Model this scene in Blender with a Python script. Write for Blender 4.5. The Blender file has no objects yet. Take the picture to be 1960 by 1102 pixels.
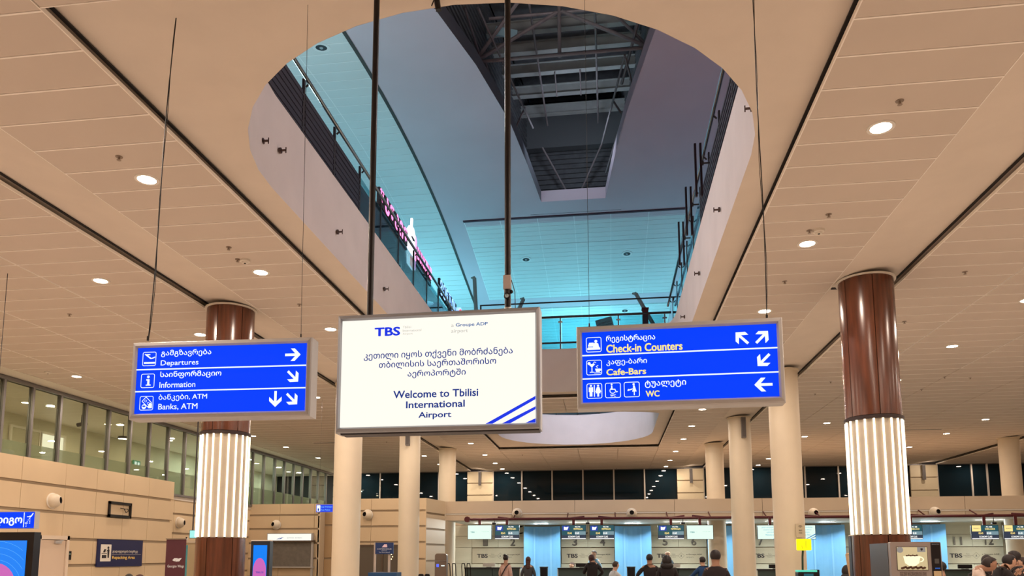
import bpy, bmesh, math, random
from mathutils import Vector, Matrix
from math import sin, cos, pi, radians
random.seed(7)
S = bpy.context.scene
COL = S.collection
# ------------------------------------------------------------------ camera
CAM = Vector((0, 0, 1.6))
F_, PX, PY, YAW, PIT, ROL = 1453.9, 970.4, 883.9, -.1328, .1233, -.0006
fw = Vector((sin(YAW)*cos(PIT), cos(YAW)*cos(PIT), sin(PIT)))
rt0 = Vector((cos(YAW), -sin(YAW), 0)); up0 = rt0.cross(fw)
rt = cos(ROL)*rt0 + sin(ROL)*up0; up = -sin(ROL)*rt0 + cos(ROL)*up0
cd = bpy.data.cameras.new('camera'); cam = bpy.data.objects.new('camera', cd); COL.objects.link(cam)
cam.matrix_world = Matrix(((rt.x, up.x, -fw.x, CAM.x), (rt.y, up.y, -fw.y, CAM.y), (rt.z, up.z, -fw.z, CAM.z), (0, 0, 0, 1)))
cd.sensor_fit = 'HORIZONTAL'; cd.sensor_width = 36; cd.lens = F_/1960*36
cd.shift_x = (980-PX)/1960; cd.shift_y = (PY-551)/1960; cd.clip_end = 200
S.camera = cam
# ------------------------------------------------------------------ world, exposure
w = bpy.data.worlds.new('night'); S.world = w; w.use_nodes = True
w.node_tree.nodes['Background'].inputs[0].default_value = (.004, .010, .018, 1)
w.node_tree.nodes['Background'].inputs[1].default_value = 1.0
S.view_settings.view_transform = 'Standard'; S.view_settings.look = 'None'
S.view_settings.exposure = 0.0; S.view_settings.gamma = 1
S.cycles.use_denoising = True; S.cycles.max_bounces = 8; S.cycles.diffuse_bounces = 5
S.cycles.sample_clamp_indirect = 4.0
P_DOWN, P_UP = 41.0, .30          # power of one downlight; factor of the added upper hall lamps
WARM = (1, .81, .66)
def area(name, loc, rot, size, power, color, shape='DISK', sy=None, spread=180):
    l = bpy.data.lights.new(name, 'AREA'); l.shape = shape; l.size = size
    if sy: l.size_y = sy
    l.energy = power; l.color = color; l.spread = radians(spread)
    o = bpy.data.objects.new(name, l); COL.objects.link(o); o.location = loc; o.rotation_euler = rot
    return o
# upper hall: added fill lamps, hidden on the gallery floors, tinting the ceiling
for (x, y, p, c) in ((-7.5, 13, 620, (.62, .92, .94)), (-7.5, 20, 420, (.36, .84, .95)), (-7.5, 29, 640, (.26, .84, 1)),
                     (6.5, 11, 120, (1, .64, .74)), (6.5, 19, 90, (.80, .60, .92)), (6.0, 30, 560, (.30, .82, 1)), (-1, 34, 850, (.24, .84, 1))):
    area('gallery_fill', (x, y, 6.9), (pi, 0, 0), 1.6, p*P_UP, c, spread=180 if y < 25 else 125)

# added unseen fill lamps that brighten the oval walls
def aim(a, b): return (Vector(b)-Vector(a)).to_track_quat('-Z', 'Y').to_euler()
for a, b_, p, c in (((7.5, 11, 11.0), (-3.3, 9, 5.8), 120, (1, .84, .80)), ((-9.5, 11, 11.0), (1.4, 9, 5.8), 210, (1, .88, .86)),
                    ((-1, 20.6, 8.3), (-.9, 24.6, 5.8), 60, (.85, .86, 1))):
    area('oval_wall_fill', a, aim(a, b_), .5, p, c, spread=100)

# ------------------------------------------------------------------ helpers
def ray(px, py): return rt*((px-PX)/F_) - up*((py-PY)/F_) + fw
def at(px, py, ax, v):
    d = ray(px, py); i = 'XYZ'.index(ax); return CAM + d*((v-CAM[i])/d[i])

def lin(c):
    return tuple((x/12.92 if x <= .04045 else ((x+.055)/1.055)**2.4) for x in c)
def hexc(h): return lin(tuple(int(h[i:i+2], 16)/255 for i in (0, 2, 4)))
MATS = {}
def mat(name, col, rough=.6, metal=0, emit=0, noise=0, scale=6, bump=0, trans=0, spec=.5, alpha=1, stretch=None):
    if name in MATS: return MATS[name]
    m = bpy.data.materials.new(name); m.use_nodes = True
    nt = m.node_tree; b = nt.nodes['Principled BSDF']
    c = hexc(col) if isinstance(col, str) else col
    b.inputs['Base Color'].default_value = (*c, 1); b.inputs['Roughness'].default_value = rough
    b.inputs['Metallic'].default_value = metal; b.inputs['Specular IOR Level'].default_value = spec
    b.inputs['Transmission Weight'].default_value = trans; b.inputs['Alpha'].default_value = alpha
    if emit:
        b.inputs['Emission Color'].default_value = (*c, 1); b.inputs['Emission Strength'].default_value = emit
        b.inputs['Base Color'].default_value = (c[0]*.1, c[1]*.1, c[2]*.1, 1)
    if noise or bump:
        tc = nt.nodes.new('ShaderNodeTexCoord'); n = nt.nodes.new('ShaderNodeTexNoise')
        n.inputs['Scale'].default_value = scale; n.inputs['Detail'].default_value = 5
        if stretch:
            mp = nt.nodes.new('ShaderNodeMapping'); mp.inputs['Scale'].default_value = stretch
            nt.links.new(tc.outputs['Object'], mp.inputs[0]); nt.links.new(mp.outputs[0], n.inputs['Vector'])
        else: nt.links.new(tc.outputs['Object'], n.inputs['Vector'])
        if noise:
            r = nt.nodes.new('ShaderNodeValToRGB')
            r.color_ramp.elements[0].position = .3; r.color_ramp.elements[1].position = .7
            r.color_ramp.elements[0].color = (*[max(0, x*(1-noise)) for x in c], 1)
            r.color_ramp.elements[1].color = (*[min(1, x*(1+noise)) for x in c], 1)
            nt.links.new(n.outputs['Fac'], r.inputs[0]); nt.links.new(r.outputs[0], b.inputs['Base Color'])
        if bump:
            bp = nt.nodes.new('ShaderNodeBump'); bp.inputs['Strength'].default_value = bump; bp.inputs['Distance'].default_value = .01
            nt.links.new(n.outputs['Fac'], bp.inputs['Height']); nt.links.new(bp.outputs[0], b.inputs['Normal'])
    MATS[name] = m; return m

plaster = mat('plaster', (.72, .64, .56), .9, noise=.03, scale=3, bump=.05)
tile_m = mat('ceiling_tile_paint', (.63, .55, .48), .75, noise=.02, scale=2)
tile_e = mat('ceiling_tile_lip', (.95, .90, .84), .6)
slot_shade_m = mat('slot_and_shade_dark', (.02, .016, .016), .8)
fascia_m = mat('fascia_paint', (.74, .69, .69), .8, noise=.04, scale=2)
upper_m = mat('upper_plaster', (.58, .50, .57), .85, noise=.04, scale=.5)
utile_m = mat('upper_tile', (.66, .72, .74), .55, noise=.03, scale=.8)
utile_e = mat('upper_tile_lip', (.86, .90, .92), .5)
dark_m = mat('dark_steel', (.045, .040, .045), .5, .3)
truss_m = mat('truss_steel', (.22, .19, .20), .5, .2, noise=.15, scale=4)
beam_m = mat('roof_beam', (.30, .32, .32), .7, noise=.1, scale=3)
deck_m = mat('roof_deck', (.09, .095, .105), .7, noise=.2, scale=5)
black_m = mat('black_metal', (.012, .010, .012), .35, .4)
alu_m = mat('aluminium', (.47, .46, .46), .42, .35, noise=.03)
alug_m = mat('grey_frame', (.34, .36, .40), .38, .5)
chrome_m = mat('chrome', (.45, .46, .48), .15, 1)
wood_m = mat('cherry_veneer', (.105, .032, .014), .22, noise=.35, scale=3, stretch=(6, 6, .6), spec=.6)
woodd_m = mat('wood_joint', (.02, .007, .005), .5)
cream_m = mat('cream_column', (.70, .61, .47), .55, noise=.03, scale=2)
ledp_m = mat('led_backing', (.47, .41, .33), .6, noise=.05)
led_m = mat('led_tube', (1, .82, .58), .3, emit=3.2)
panel_m = mat('wall_panel', (.66, .51, .33), .45, noise=.03, scale=1.5)
panelb_m = mat('wall_panel_band', (.62, .50, .36), .5, noise=.03, scale=1.5)
groove_m = mat('panel_groove', (.36, .28, .19), .8)
mull_m = mat('mullion', (.20, .19, .19), .4, .6)
mullw_m = mat('mullion_light', (.55, .50, .44), .5)
glassd_m = mat('night_glass', (.004, .012, .018), .02, spec=.28)
floor_m = mat('floor_stone', (.64, .57, .50), .25, noise=.08, scale=1.2)
lamp_m = mat('lamp_glow', (1, .86, .66), .4, emit=32)
lampu_m = mat('lamp_off', (.05, .06, .07), .2)
ring_m = mat('lamp_ring', (.80, .76, .70), .4)
white_m = mat('white_paint', (.75, .70, .62), .5)
signblue = mat('sign_blue', (.0, .050, 1.0), .5, emit=1.0, spec=.1)
signblue2 = mat('sign_blue_small', (.0, .05, .85), .3, emit=.9)
signwhite = mat('sign_white', (.86, .97, .97), .3, emit=1.05)
signyel = mat('sign_yellow', (1, .80, .22), .3, emit=1.05)
scr_white = mat('screen_white', (.97, .955, .87), .3, emit=1.0)
txt_blue = mat('screen_text_blue', (.0, .05, .42), .3, emit=.55)
txt_blue2 = mat('screen_logo_blue', (.0, .035, .85), .3, emit=.9)
txt_grey = mat('screen_text_grey', (.45, .45, .42), .3, emit=1.0)
frost_m = mat('frosted_film', (.50, .56, .46), .5, alpha=.62)

def glass(name, tint, amt=.12, rough=0.0):
    m = bpy.data.materials.new(name); m.use_nodes = True; nt = m.node_tree; nt.nodes.clear()
    o = nt.nodes.new('ShaderNodeOutputMaterial'); mx = nt.nodes.new('ShaderNodeMixShader')
    t = nt.nodes.new('ShaderNodeBsdfTransparent'); g = nt.nodes.new('ShaderNodeBsdfGlossy'); f = nt.nodes.new('ShaderNodeFresnel')
    t.inputs[0].default_value = (*tint, 1); g.inputs['Roughness'].default_value = rough
    g.inputs[0].default_value = (.9, .95, 1, 1)
    gm = nt.nodes.new('ShaderNodeNewGeometry'); mr = nt.nodes.new('ShaderNodeMapRange'); mr.inputs['To Min'].default_value = 1.5; mr.inputs['To Max'].default_value = 1/1.5
    nt.links.new(gm.outputs['Backfacing'], mr.inputs['Value']); nt.links.new(mr.outputs[0], f.inputs[0])
    mt = nt.nodes.new('ShaderNodeMath'); mt.operation = 'ADD'; mt.inputs[1].default_value = 0.0; mt.use_clamp = True
    nt.links.new(f.outputs[0], mt.inputs[0])
    nt.links.new(mt.outputs[0], mx.inputs[0]); nt.links.new(t.outputs[0], mx.inputs[1]); nt.links.new(g.outputs[0], mx.inputs[2])
    nt.links.new(mx.outputs[0], o.inputs[0]); return m
glass_m = glass('rail_glass', (.55, .80, .84))
glassw_m = glass('window_glass', (.82, .84, .77))

class B:
    def __init__(s): s.v = []; s.f = []; s.mi = []
    def add(s, vs, fs, m=0):
        n = len(s.v); s.v += [tuple(v) for v in vs]
        for f in fs: s.f.append(tuple(i+n for i in f)); s.mi.append(m)
        return s
    def box(s, x0, x1, y0, y1, z0, z1, m=0, M=None):
        vs = [Vector((x, y, z)) for z in (z0, z1) for y in (y0, y1) for x in (x0, x1)]
        if M: vs = [M @ v for v in vs]
        return s.add(vs, [(0, 2, 3, 1), (4, 5, 7, 6), (0, 1, 5, 4), (1, 3, 7, 5), (3, 2, 6, 7), (2, 0, 4, 6)], m)
    def rbox(s, x0, x1, z0, z1, y0, y1, r=.02, m=0, n=4, M=None):
        """plate in XZ with rounded corners, thickness y0..y1"""
        p = []
        for (cx, cz, a0) in ((x1-r, z1-r, 0), (x0+r, z1-r, pi/2), (x0+r, z0+r, pi), (x1-r, z0+r, 1.5*pi)):
            for i in range(n+1):
                a = a0+pi/2*i/n; p.append((cx+r*cos(a), cz+r*sin(a)))
        return s.prism(p, y0, y1, m, M)
    def prism(s, p, y0, y1, m=0, M=None):
        """polygon in XZ (list of x,z) extruded along y"""
        n = len(p); vs = [Vector((a, y0, b)) for a, b in p]+[Vector((a, y1, b)) for a, b in p]
        if M: vs = [M @ v for v in vs]
        fs = [tuple(range(n)), tuple(range(2*n-1, n-1, -1))]+[(i, i+n, (i+1) % n+n, (i+1) % n) for i in range(n)]
        return s.add(vs, fs, m)
    def tube(s, a, b, r, n=8, m=0, r2=None, cap=True):
        a = Vector(a); b = Vector(b); d = (b-a)
        if d.length < 1e-6: return s
        q = d.normalized(); x = q.orthogonal().normalized(); y = q.cross(x); r2 = r if r2 is None else r2
        vs = [a+(x*cos(2*pi*i/n)+y*sin(2*pi*i/n))*r for i in range(n)]+[b+(x*cos(2*pi*i/n)+y*sin(2*pi*i/n))*r2 for i in range(n)]
        fs = [(i, (i+1) % n, (i+1) % n+n, i+n) for i in range(n)]
        if cap: fs += [tuple(range(n-1, -1, -1)), tuple(range(n, 2*n))]
        return s.add(vs, fs, m)
    def path(s, pts, r, n=6, m=0):
        for a, b in zip(pts, pts[1:]): s.tube(a, b, r, n, m)
        return s
    def lathe(s, prof, n=24, m=0, c=(0, 0, 0), axis='Z', a0=0, a1=2*pi):
        full = abs(a1-a0-2*pi) < 1e-6; k = n if full else n+1
        vs = []
        for (r, h) in prof:
            for i in range(k):
                a = a0+(a1-a0)*i/n; x, y = r*cos(a), r*sin(a)
                v = (x, y, h) if axis == 'Z' else (x, h, y)
                vs.append((v[0]+c[0], v[1]+c[1], v[2]+c[2]))
        fs = []
        for j in range(len(prof)-1):
            for i in range(n):
                i2 = (i+1) % k; fs.append((j*k+i, j*k+i2, (j+1)*k+i2, (j+1)*k+i))
        return s.add(vs, fs, m)
    def sphere(s, c, r, n=12, k=8, m=0, sc=(1, 1, 1)):
        prof = []
        vs = []; c = Vector(c)
        for j in range(k+1):
            t = pi*j/k
            for i in range(n):
                a = 2*pi*i/n; vs.append((c.x+r*sc[0]*sin(t)*cos(a), c.y+r*sc[1]*sin(t)*sin(a), c.z+r*sc[2]*cos(t)))
        fs = [(j*n+i, j*n+(i+1) % n, (j+1)*n+(i+1) % n, (j+1)*n+i) for j in range(k) for i in range(n)]
        return s.add(vs, fs, m)
    def disk(s, c, r, n=24, m=0, axis='Y'):
        c = Vector(c)
        vs = [c+(Vector((r*cos(2*pi*i/n), 0, r*sin(2*pi*i/n))) if axis == 'Y' else Vector((r*cos(2*pi*i/n), r*sin(2*pi*i/n), 0))) for i in range(n)]
        return s.add(vs, [tuple(range(n))], m)
    def mesh(s, name, mats, smooth=False):
        me = bpy.data.meshes.new(name); me.from_pydata(s.v, [], s.f)
        for m in (mats if isinstance(mats, (list, tuple)) else [mats]): me.materials.append(m)
        me.polygons.foreach_set('material_index', s.mi)
        bm = bmesh.new(); bm.from_mesh(me); bmesh.ops.recalc_face_normals(bm, faces=bm.faces); bm.to_mesh(me); bm.free()
        if smooth:
            me.polygons.foreach_set('use_smooth', [True]*len(me.polygons))
            try: me.set_sharp_from_angle(angle=radians(35))
            except Exception: pass
        me.update(); return me
    def obj(s, name, mats, parent=None, smooth=False, loc=None, rotz=0):
        return link(s.mesh(name, mats, smooth), name, parent, loc, rotz)
def link(me, name, parent=None, loc=None, rotz=0):
    o = bpy.data.objects.new(name, me); COL.objects.link(o)
    if parent: o.parent = parent
    if loc is not None: o.location = loc
    if rotz: o.rotation_euler = (0, 0, rotz)
    return o
def tag(o, label, cat, group=None, kind=None):
    o['label'] = label; o['category'] = cat
    if group: o['group'] = group
    if kind: o['kind'] = kind
    return o
def thing(name, label, cat, loc=(0, 0, 0), rotz=0, group=None):
    o = bpy.data.objects.new(name, None); COL.objects.link(o); o.empty_display_size = .1
    o.location = loc; o.rotation_euler = (0, 0, rotz); return tag(o, label, cat, group)
def struct(o): o['kind'] = 'structure'; return o
def sempty(name, loc=(0, 0, 0)):
    o = bpy.data.objects.new(name, None); COL.objects.link(o); o.location = loc; o.empty_display_size = .1; return struct(o)
def copy_thing(src, loc, rotz, label=None, group=None):
    r = src.copy(); COL.objects.link(r); r.location = loc; r.rotation_euler = (0, 0, rotz)
    if label: r['label'] = label
    if group: r['group'] = group
    for ch in list(src.children):
        c = ch.copy(); COL.objects.link(c); c.parent = r
        for g in ch.children:
            d = g.copy(); COL.objects.link(d); d.parent = c
    return r
TXT = {}
def text_mesh(s, bold=0.0):
    """flat lettering mesh with the built-in font, normalised: x from 0, baseline z 0, cap size 1"""
    k = (s, bold)
    if k in TXT: return TXT[k]
    cu = bpy.data.curves.new('lettering', 'FONT'); cu.body = s; cu.size = 1; cu.offset = bold; cu.resolution_u = 3
    cu.fill_mode = 'FRONT'; cu.align_x = 'LEFT'
    if '\n' in s: cu.align_x = 'CENTER'
    o = bpy.data.objects.new('lettering', cu); COL.objects.link(o)
    bpy.context.view_layer.update()
    me = bpy.data.meshes.new_from_object(o.evaluated_get(bpy.context.evaluated_depsgraph_get()))
    bpy.data.objects.remove(o); bpy.data.curves.remove(cu)
    vs = [v.co.copy() for v in me.vertices]
    if not vs: vs = [Vector((0, 0, 0)), Vector((1, 1, 0))]
    x0 = min(v.x for v in vs); x1 = max(v.x for v in vs); y0 = min(v.y for v in vs); y1 = max(v.y for v in vs)
    r = ([(v.x, v.y) for v in vs], [tuple(p.vertices) for p in me.polygons], (x0, x1, y0, y1))
    bpy.data.meshes.remove(me); TXT[k] = r; return r
def text(s, parent, m, x0, x1, z0, z1, y, bold=0, name='lettering', thick=.002, M=None):
    """lettering fitted in the box x0..x1, z0..z1, standing at y, facing -y"""
    vs, fs, (a0, a1, b0, b1) = text_mesh(s, 0)
    bold *= .75
    sx = (x1-x0)/max(1e-6, a1-a0+2*bold); sz = (z1-z0)/max(1e-6, b1-b0+2*bold)
    # bold strokes: the outline repeated with small offsets
    shifts = [(0, 0)] if bold <= 0 else [(0, 0), (-bold, 0), (bold, 0), (0, -bold*.8), (0, bold*.8), (bold*.7, bold*.6), (-bold*.7, bold*.6), (bold*.7, -bold*.6), (-bold*.7, -bold*.6)]
    pts = []; fs0 = fs; fs = []
    for k, (du, dv) in enumerate(shifts):
        n0 = len(pts); pts += [Vector((x0+(vx-a0+bold+du)*sx, y-.00002*k, z0+(vy-b0+bold+dv)*sz)) for vx, vy in vs]
        fs += [tuple(i+n0 for i in f) for f in fs0]
    if M: pts = [M @ p for p in pts]
    me = bpy.data.meshes.new(name); me.from_pydata([tuple(p) for p in pts], [], fs); me.materials.append(m); me.update()
    return link(me, name, parent)

# ------------------------------------------------------------------ geometry constants
ZC, ZP, ZF = 5.2, 5.3, 6.3
YB = 31.8
def oval(cx, a, y0, y1, b0, b1, n=20):
    """closed outline: half ellipse at near end, straight sides, half ellipse at far end"""
    p = [(cx+a*cos(t), y0-b0*sin(t)) for t in [pi*i/n for i in range(n+1)]]      # right -> left round the near end
    p += [(cx-a*cos(t), y1+b1*sin(t)) for t in [pi*i/n for i in range(n+1)]]
    return p
OV1 = oval(-.975, 2.345, 6.9, 14.67, 2.27, 2.27)
OV2 = oval(-.975, 2.33, 19.9, 22.9, .45, 2.3)
def slab(name, outer, holes, z, m, flip=False):
    bm = bmesh.new(); es = []
    for loop in [outer]+holes:
        vs = [bm.verts.new((x, y, z)) for x, y in loop]
        es += [bm.edges.new((vs[i], vs[(i+1) % len(vs)])) for i in range(len(vs))]
    bmesh.ops.triangle_fill(bm, use_beauty=True, use_dissolve=False, edges=es)
    me = bpy.data.meshes.new(name); bm.to_mesh(me); bm.free(); me.materials.append(m)
    return link(me, name)
outer = [(-15, -4), (18, -4), (18, YB+.3), (-15, YB+.3)]
# floor
struct(B().box(-15, 18, -4, 15.5, -.1, 0).obj('floor', floor_m))
struct(B().box(-15, 18, 15.5, 34, -.1, 0).obj('floor_check_in', mat('floor_low_bounce', (.22, .185, .14), .3, noise=.1, scale=1.2)))  # unseen floor, darkened so less light bounces to the far ceiling
# lower ceiling plaster with the two oval openings
ceiling = struct(slab('ceiling', outer, [OV1, OV2], ZP, plaster))
struct(slab('floor_upper', [(-15, -4), (18, -4), (18, 45), (-15, 45)], [OV1, OV2], ZF-.01, fascia_m))
for nm, ov in (('wall_oval', OV1), ('wall_oval_rear', OV2)):
    b = B(); n = len(ov)
    cx = -.975; cy = sum(p[1] for p in ov)/n
    # inner face, small outward ring on top
    vs = [(x, y, ZP-.001) for x, y in ov]+[(x, y, ZF) for x, y in ov]+[(x+(.12 if x > cx else -.12), y, ZF) for x, y in ov]
    fs = [(i, (i+1) % n, (i+1) % n+n, i+n) for i in range(n)]+[(i+n, (i+1) % n+n, (i+1) % n+2*n, i+2*n) for i in range(n)]
    b.add(vs, fs); struct(b.obj(nm, fascia_m, smooth=True))
# side and rear enclosure
struct(B().box(-15.2, -15, -4, 45, 0, 14).obj('wall_far_left', upper_m))
struct(B().box(18, 18.2, -4, 45, 0, 14).obj('wall_right', plaster))
struct(B().box(-15, 18, -4.2, -4, 0, 5.3).obj('wall_behind_camera', plaster))

# ------------------------------------------------------------------ ceiling tiles
TY0, TS = 4.19-.8, .4
tile_cache = {}
def tile_mesh(wd, ln=TS):
    k = round(wd, 3)
    if k not in tile_cache:
        b = B(); g = .004
        b.box(g, wd-g, .012, ln-g, 0, .022, 0)
        b.box(g, wd-g, -.002, .013, -.004, .02, 1)        # pale lip along the near edge
        b.box(g, g+.008, .012, ln-g, -.003, .02, 1)
        b.box(wd-g-.008, wd-g, .012, ln-g, -.003, .02, 1)
        tile_cache[k] = b.mesh('ceiling_tile', [tile_m, tile_e])
    return tile_cache[k]
def rect_ok(x0, x1, y0, y1):
    """does the rect avoid recesses"""
    for (a, b_, c, d) in ((-3.67, 1.69, 4.17, 17.2), (-3.67, 1.69, 18.95, 25.5)):
        if x0 < b_-.01 and x1 > a+.01 and y0 < d-.01 and y1 > c+.01: return False
    return True
bays = [(1.69, 3.03), (3.88, 5.24), (5.24, 6.8), (6.8, 8.36), (8.36, 10.0), (10.0, 12.0),
        (-5.06, -3.67), (-7.25, -5.8), (-8.85, -7.25), (-10.4, -8.85), (-12.0, -10.4)]
cnt = 0; far = B()
def far_tile(x0, x1, y0, y1):
    g = .006
    far.box(x0+g, x1-g, y0+.012, y1-g, ZC, ZC+.02, 0)
    far.box(x0+g, x1-g, y0-.004, y0+.014, ZC-.004, ZC+.02, 1)
for (x0, x1) in bays:
    k = 0
    while True:
        y0 = TY0+TS*k; y1 = y0+TS; k += 1
        if y0 > YB: break
        y1 = min(y1, YB)
        # is the tile in the photographed view?
        xe = x0 if x0 > 0 else x1
        vis = False
        for (qx, qy) in ((x0, y0), (x1, y0), (x0, y1), (x1, y1)):
            d = Vector((qx, qy, ZC))-CAM; zc = d.dot(fw)
            if zc > .1:
                px = PX+F_*d.dot(rt)/zc; py = PY-F_*d.dot(up)/zc
                if -5 < px < 1965 and -30 < py: vis = True
        if not vis and y0 < 14: continue
        if y1 <= 15.6:
            link(tile_mesh(x1-x0), 'ceiling_tile', ceiling, (x0, y0, ZC)); cnt += 1
        else: far_tile(x0, x1, y0, y1)
# tiles on the centre strip between and beyond the recesses, and near the camera
for (xa, xb) in ((-3.67, -2.33), (-2.33, -1.0), (-1.0, .35), (.35, 1.69)):
    for (ya, yb) in ((3.4, 4.17), (17.2, 18.95), (25.5, YB)):
        y = ya
        while y < yb-.05:
            far_tile(xa, xb, y, min(y+TS, yb)); y += TS
for (xa, xb) in ((12.85, 14.4), (14.4, 16), (16, 17.6)):
    y = 15.6
    while y < YB: far_tile(xa, xb, y, min(y+TS, YB)); y += TS
o = far.obj('ceiling_tiles_distant', [tile_m, tile_e], ceiling); o['kind'] = 'stuff'
# plaster bands rising outward from the tile bays, dark strips painting the edge shade
def band(name, xi, xo, y0=-2, y1=YB):
    b = B(); th = .01
    b.add([(xi, y0, ZC+.004), (xo, y0, ZP-.004), (xo, y1, ZP-.004), (xi, y1, ZC+.004)], [(0, 1, 2, 3)])
    return struct(b.obj(name, plaster))
band('trim_1', 3.03, 3.86); band('trim_2', -5.06, -5.78); band('trim_3', 12.0, 12.83)
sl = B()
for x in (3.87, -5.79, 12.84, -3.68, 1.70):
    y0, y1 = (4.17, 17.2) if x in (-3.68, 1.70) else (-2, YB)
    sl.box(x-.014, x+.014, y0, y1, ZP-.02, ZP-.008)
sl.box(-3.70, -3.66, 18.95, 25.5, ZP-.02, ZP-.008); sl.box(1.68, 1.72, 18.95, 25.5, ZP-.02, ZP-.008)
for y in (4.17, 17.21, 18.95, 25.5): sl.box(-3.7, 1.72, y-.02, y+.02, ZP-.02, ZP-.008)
struct(sl.obj('trim_4', slot_shade_m))  # near-black strips, shade at the tile edges put into colour
# tile bay edge profiles (thin pale metal angle on each free tile edge)
ed = B()
for x, y0, y1 in ((3.885, 3, YB), (-5.805, 3, YB), (-3.675, 4.17, 17.2), (1.695, 4.17, 17.2), (-3.675, 18.95, 25.5), (1.695, 18.95, 25.5), (12.855, 15, YB)):
    ed.box(x-.004, x+.004, y0, y1, ZC-.004, ZC+.03)
for y in (4.165, 17.205, 18.945, 25.505): ed.box(-3.67, 1.69, y-.004, y+.004, ZC-.004, ZC+.03)
struct(ed.obj('trim_5', tile_e))
# linear slot diffusers in the tiles
sd = [(8.53, 9.49, 22.9), (-9.31, -8.3, 23.0), (3.05, 3.4, 10.42)]
for i, (x0, x1, y) in enumerate(sd):
    b = B().box(x0, x1, y-.05, y+.05, ZC-.006, ZC+.01)
    t = thing('air_slot', ['dark linear air slot in the tiles right of the right clad column', 'dark linear air slot in the tiles behind the welcome screen', 'short dark slot in the plaster beside the right clad column top'][i], 'vent', (0, 0, 0))
    b.obj('slot_blade', slot_shade_m, t); B().box(x0-.02, x1+.02, y-.07, y-.052, ZC-.008, ZC+.01).obj('slot_frame', tile_e, t)

# ------------------------------------------------------------------ downlights
def ring_b(r0, r1, z0, z1, n=20):
    return B().lathe([(r0, z1), (r0, z0), (r1, z0), (r1+.006, z1)], n)
ring_me = ring_b(.085, .112, -.008, .012).mesh('ring', ring_m, True)
lens_me = B().disk((0, 0, -.004), .088, 20, 0, 'Z').mesh('diffuser', lamp_m)
Ys = [1.5, 3.96, 6.4, 8.83, 11.3, 13.7, 16.3, 18.95, 21.4, 23.78, 26.6, 29.1, 31.1]
rows = [(-10.58, 'above the left wall glazing'), (-6.57, 'left of the left row of columns'), (-4.35, 'left of the oval opening'),
        (2.34, 'right of the oval opening'), (5.94, 'right of the right row of columns'), (9.97, 'far right of the hall')]
ordn = ['first', 'second', 'third', 'fourth', 'fifth', 'sixth', 'seventh', 'eighth', 'ninth', 'tenth', 'eleventh', 'twelfth', 'thirteenth']
for x, where in rows:
    seen = 0
    for y in Ys:
        d = Vector((x, y, ZC))-CAM; zc = d.dot(fw); px = PX+F_*d.dot(rt)/max(zc, .01); py = PY-F_*d.dot(up)/max(zc, .01)
        if zc > .2 and -10 < px < 1970 and py > -10:
            seen += 1
            t = thing('ceiling_downlight', 'round glowing downlight %s, %s from the near end' % (where, ordn[seen-1]), 'ceiling light', (x, y, ZC), 0, 'recessed downlights in the tiled ceiling')
            link(ring_me, 'trim_ring', t); link(lens_me, 'diffuser', t)
        area('downlight_beam', (x, y, ZC-.03), (0, 0, 0), .17, P_DOWN*(1.0 if y < 12 else (.85 if y < 20 else .75)), WARM)
for x in (14, -13.6):
    for y in Ys[2::2]: area('downlight_beam', (x, y, ZC-.03), (0, 0, 0), .17, P_DOWN*.5, WARM)
# smoke detectors and sprinklers
det = B().lathe([(.0, -.045), (.035, -.045), (.04, -.03), (.06, -.025), (.062, 0)], 16).mesh('detector_body', white_m, True)
detb = B().lathe([(.0, -.052), (.012, -.05), (.014, -.045)], 10).mesh('detector_eye', slot_shade_m)
for i, (px, py, wh) in enumerate(((469, 497, 'left of the oval opening above the departures sign'), (1567, 440, 'right of the oval opening beside a downlight'), (929, 863, 'far away left of the rear oval'), (1300, 846, 'far away right of the rear oval'), (92, 711, 'above the left glazing'))):
    p = at(px, py, 'Z', ZC); t = thing('smoke_detector', 'white round smoke detector '+wh, 'smoke detector', p)
    link(det, 'housing', t); link(detb, 'sensor_eye', t)
spr = B().tube((0, 0, 0), (0, 0, -.03), .008, 8).lathe([(.018, -.03), (.020, -.034), (.0, -.036)], 10).lathe([(.032, 0), (.032, -.004), (0, -.004)], 14).mesh('sprinkler', mat('sprinkler_brass', (.32, .25, .20), .4, .4))
SPW = ['above the big downlight at the left', 'above the big downlight at the upper right', 'right of the oval, above two small detectors', 'beside the left smoke detector', 'beside the right smoke detector', 'above the right end of the departures sign',
       'at the left edge beyond the first plaster band', 'right of the right clad column top', 'right of the right clad column, second one', 'in the tiles above the left smoke detector', 'left of the right clad column top', 'left of the right clad column, lower pair, left', 'left of the right clad column, lower pair, right',
       'right of the right clad column, low and left', 'right of the right clad column, low middle one', 'right of the right clad column, low right one', 'under the welcome screen between two columns', 'just left of the rear oval']
for i, (px, py) in enumerate([(228, 300), (1722, 193), (1586, 410), (455, 496), (1549, 441), (573, 582), (133, 601), (1847, 520), (1731, 615), (438, 473), (1502, 538), (1590, 730), (1560, 753), (1764, 745), (1808, 721), (1857, 722), (740, 845), (1000, 870)]):
    p = at(px, py, 'Z', ZC)
    tag(link(spr, 'sprinkler', None, p), 'small metal ceiling sprinkler '+SPW[i], 'sprinkler', 'sprinkler heads in the tiled ceiling')
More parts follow.
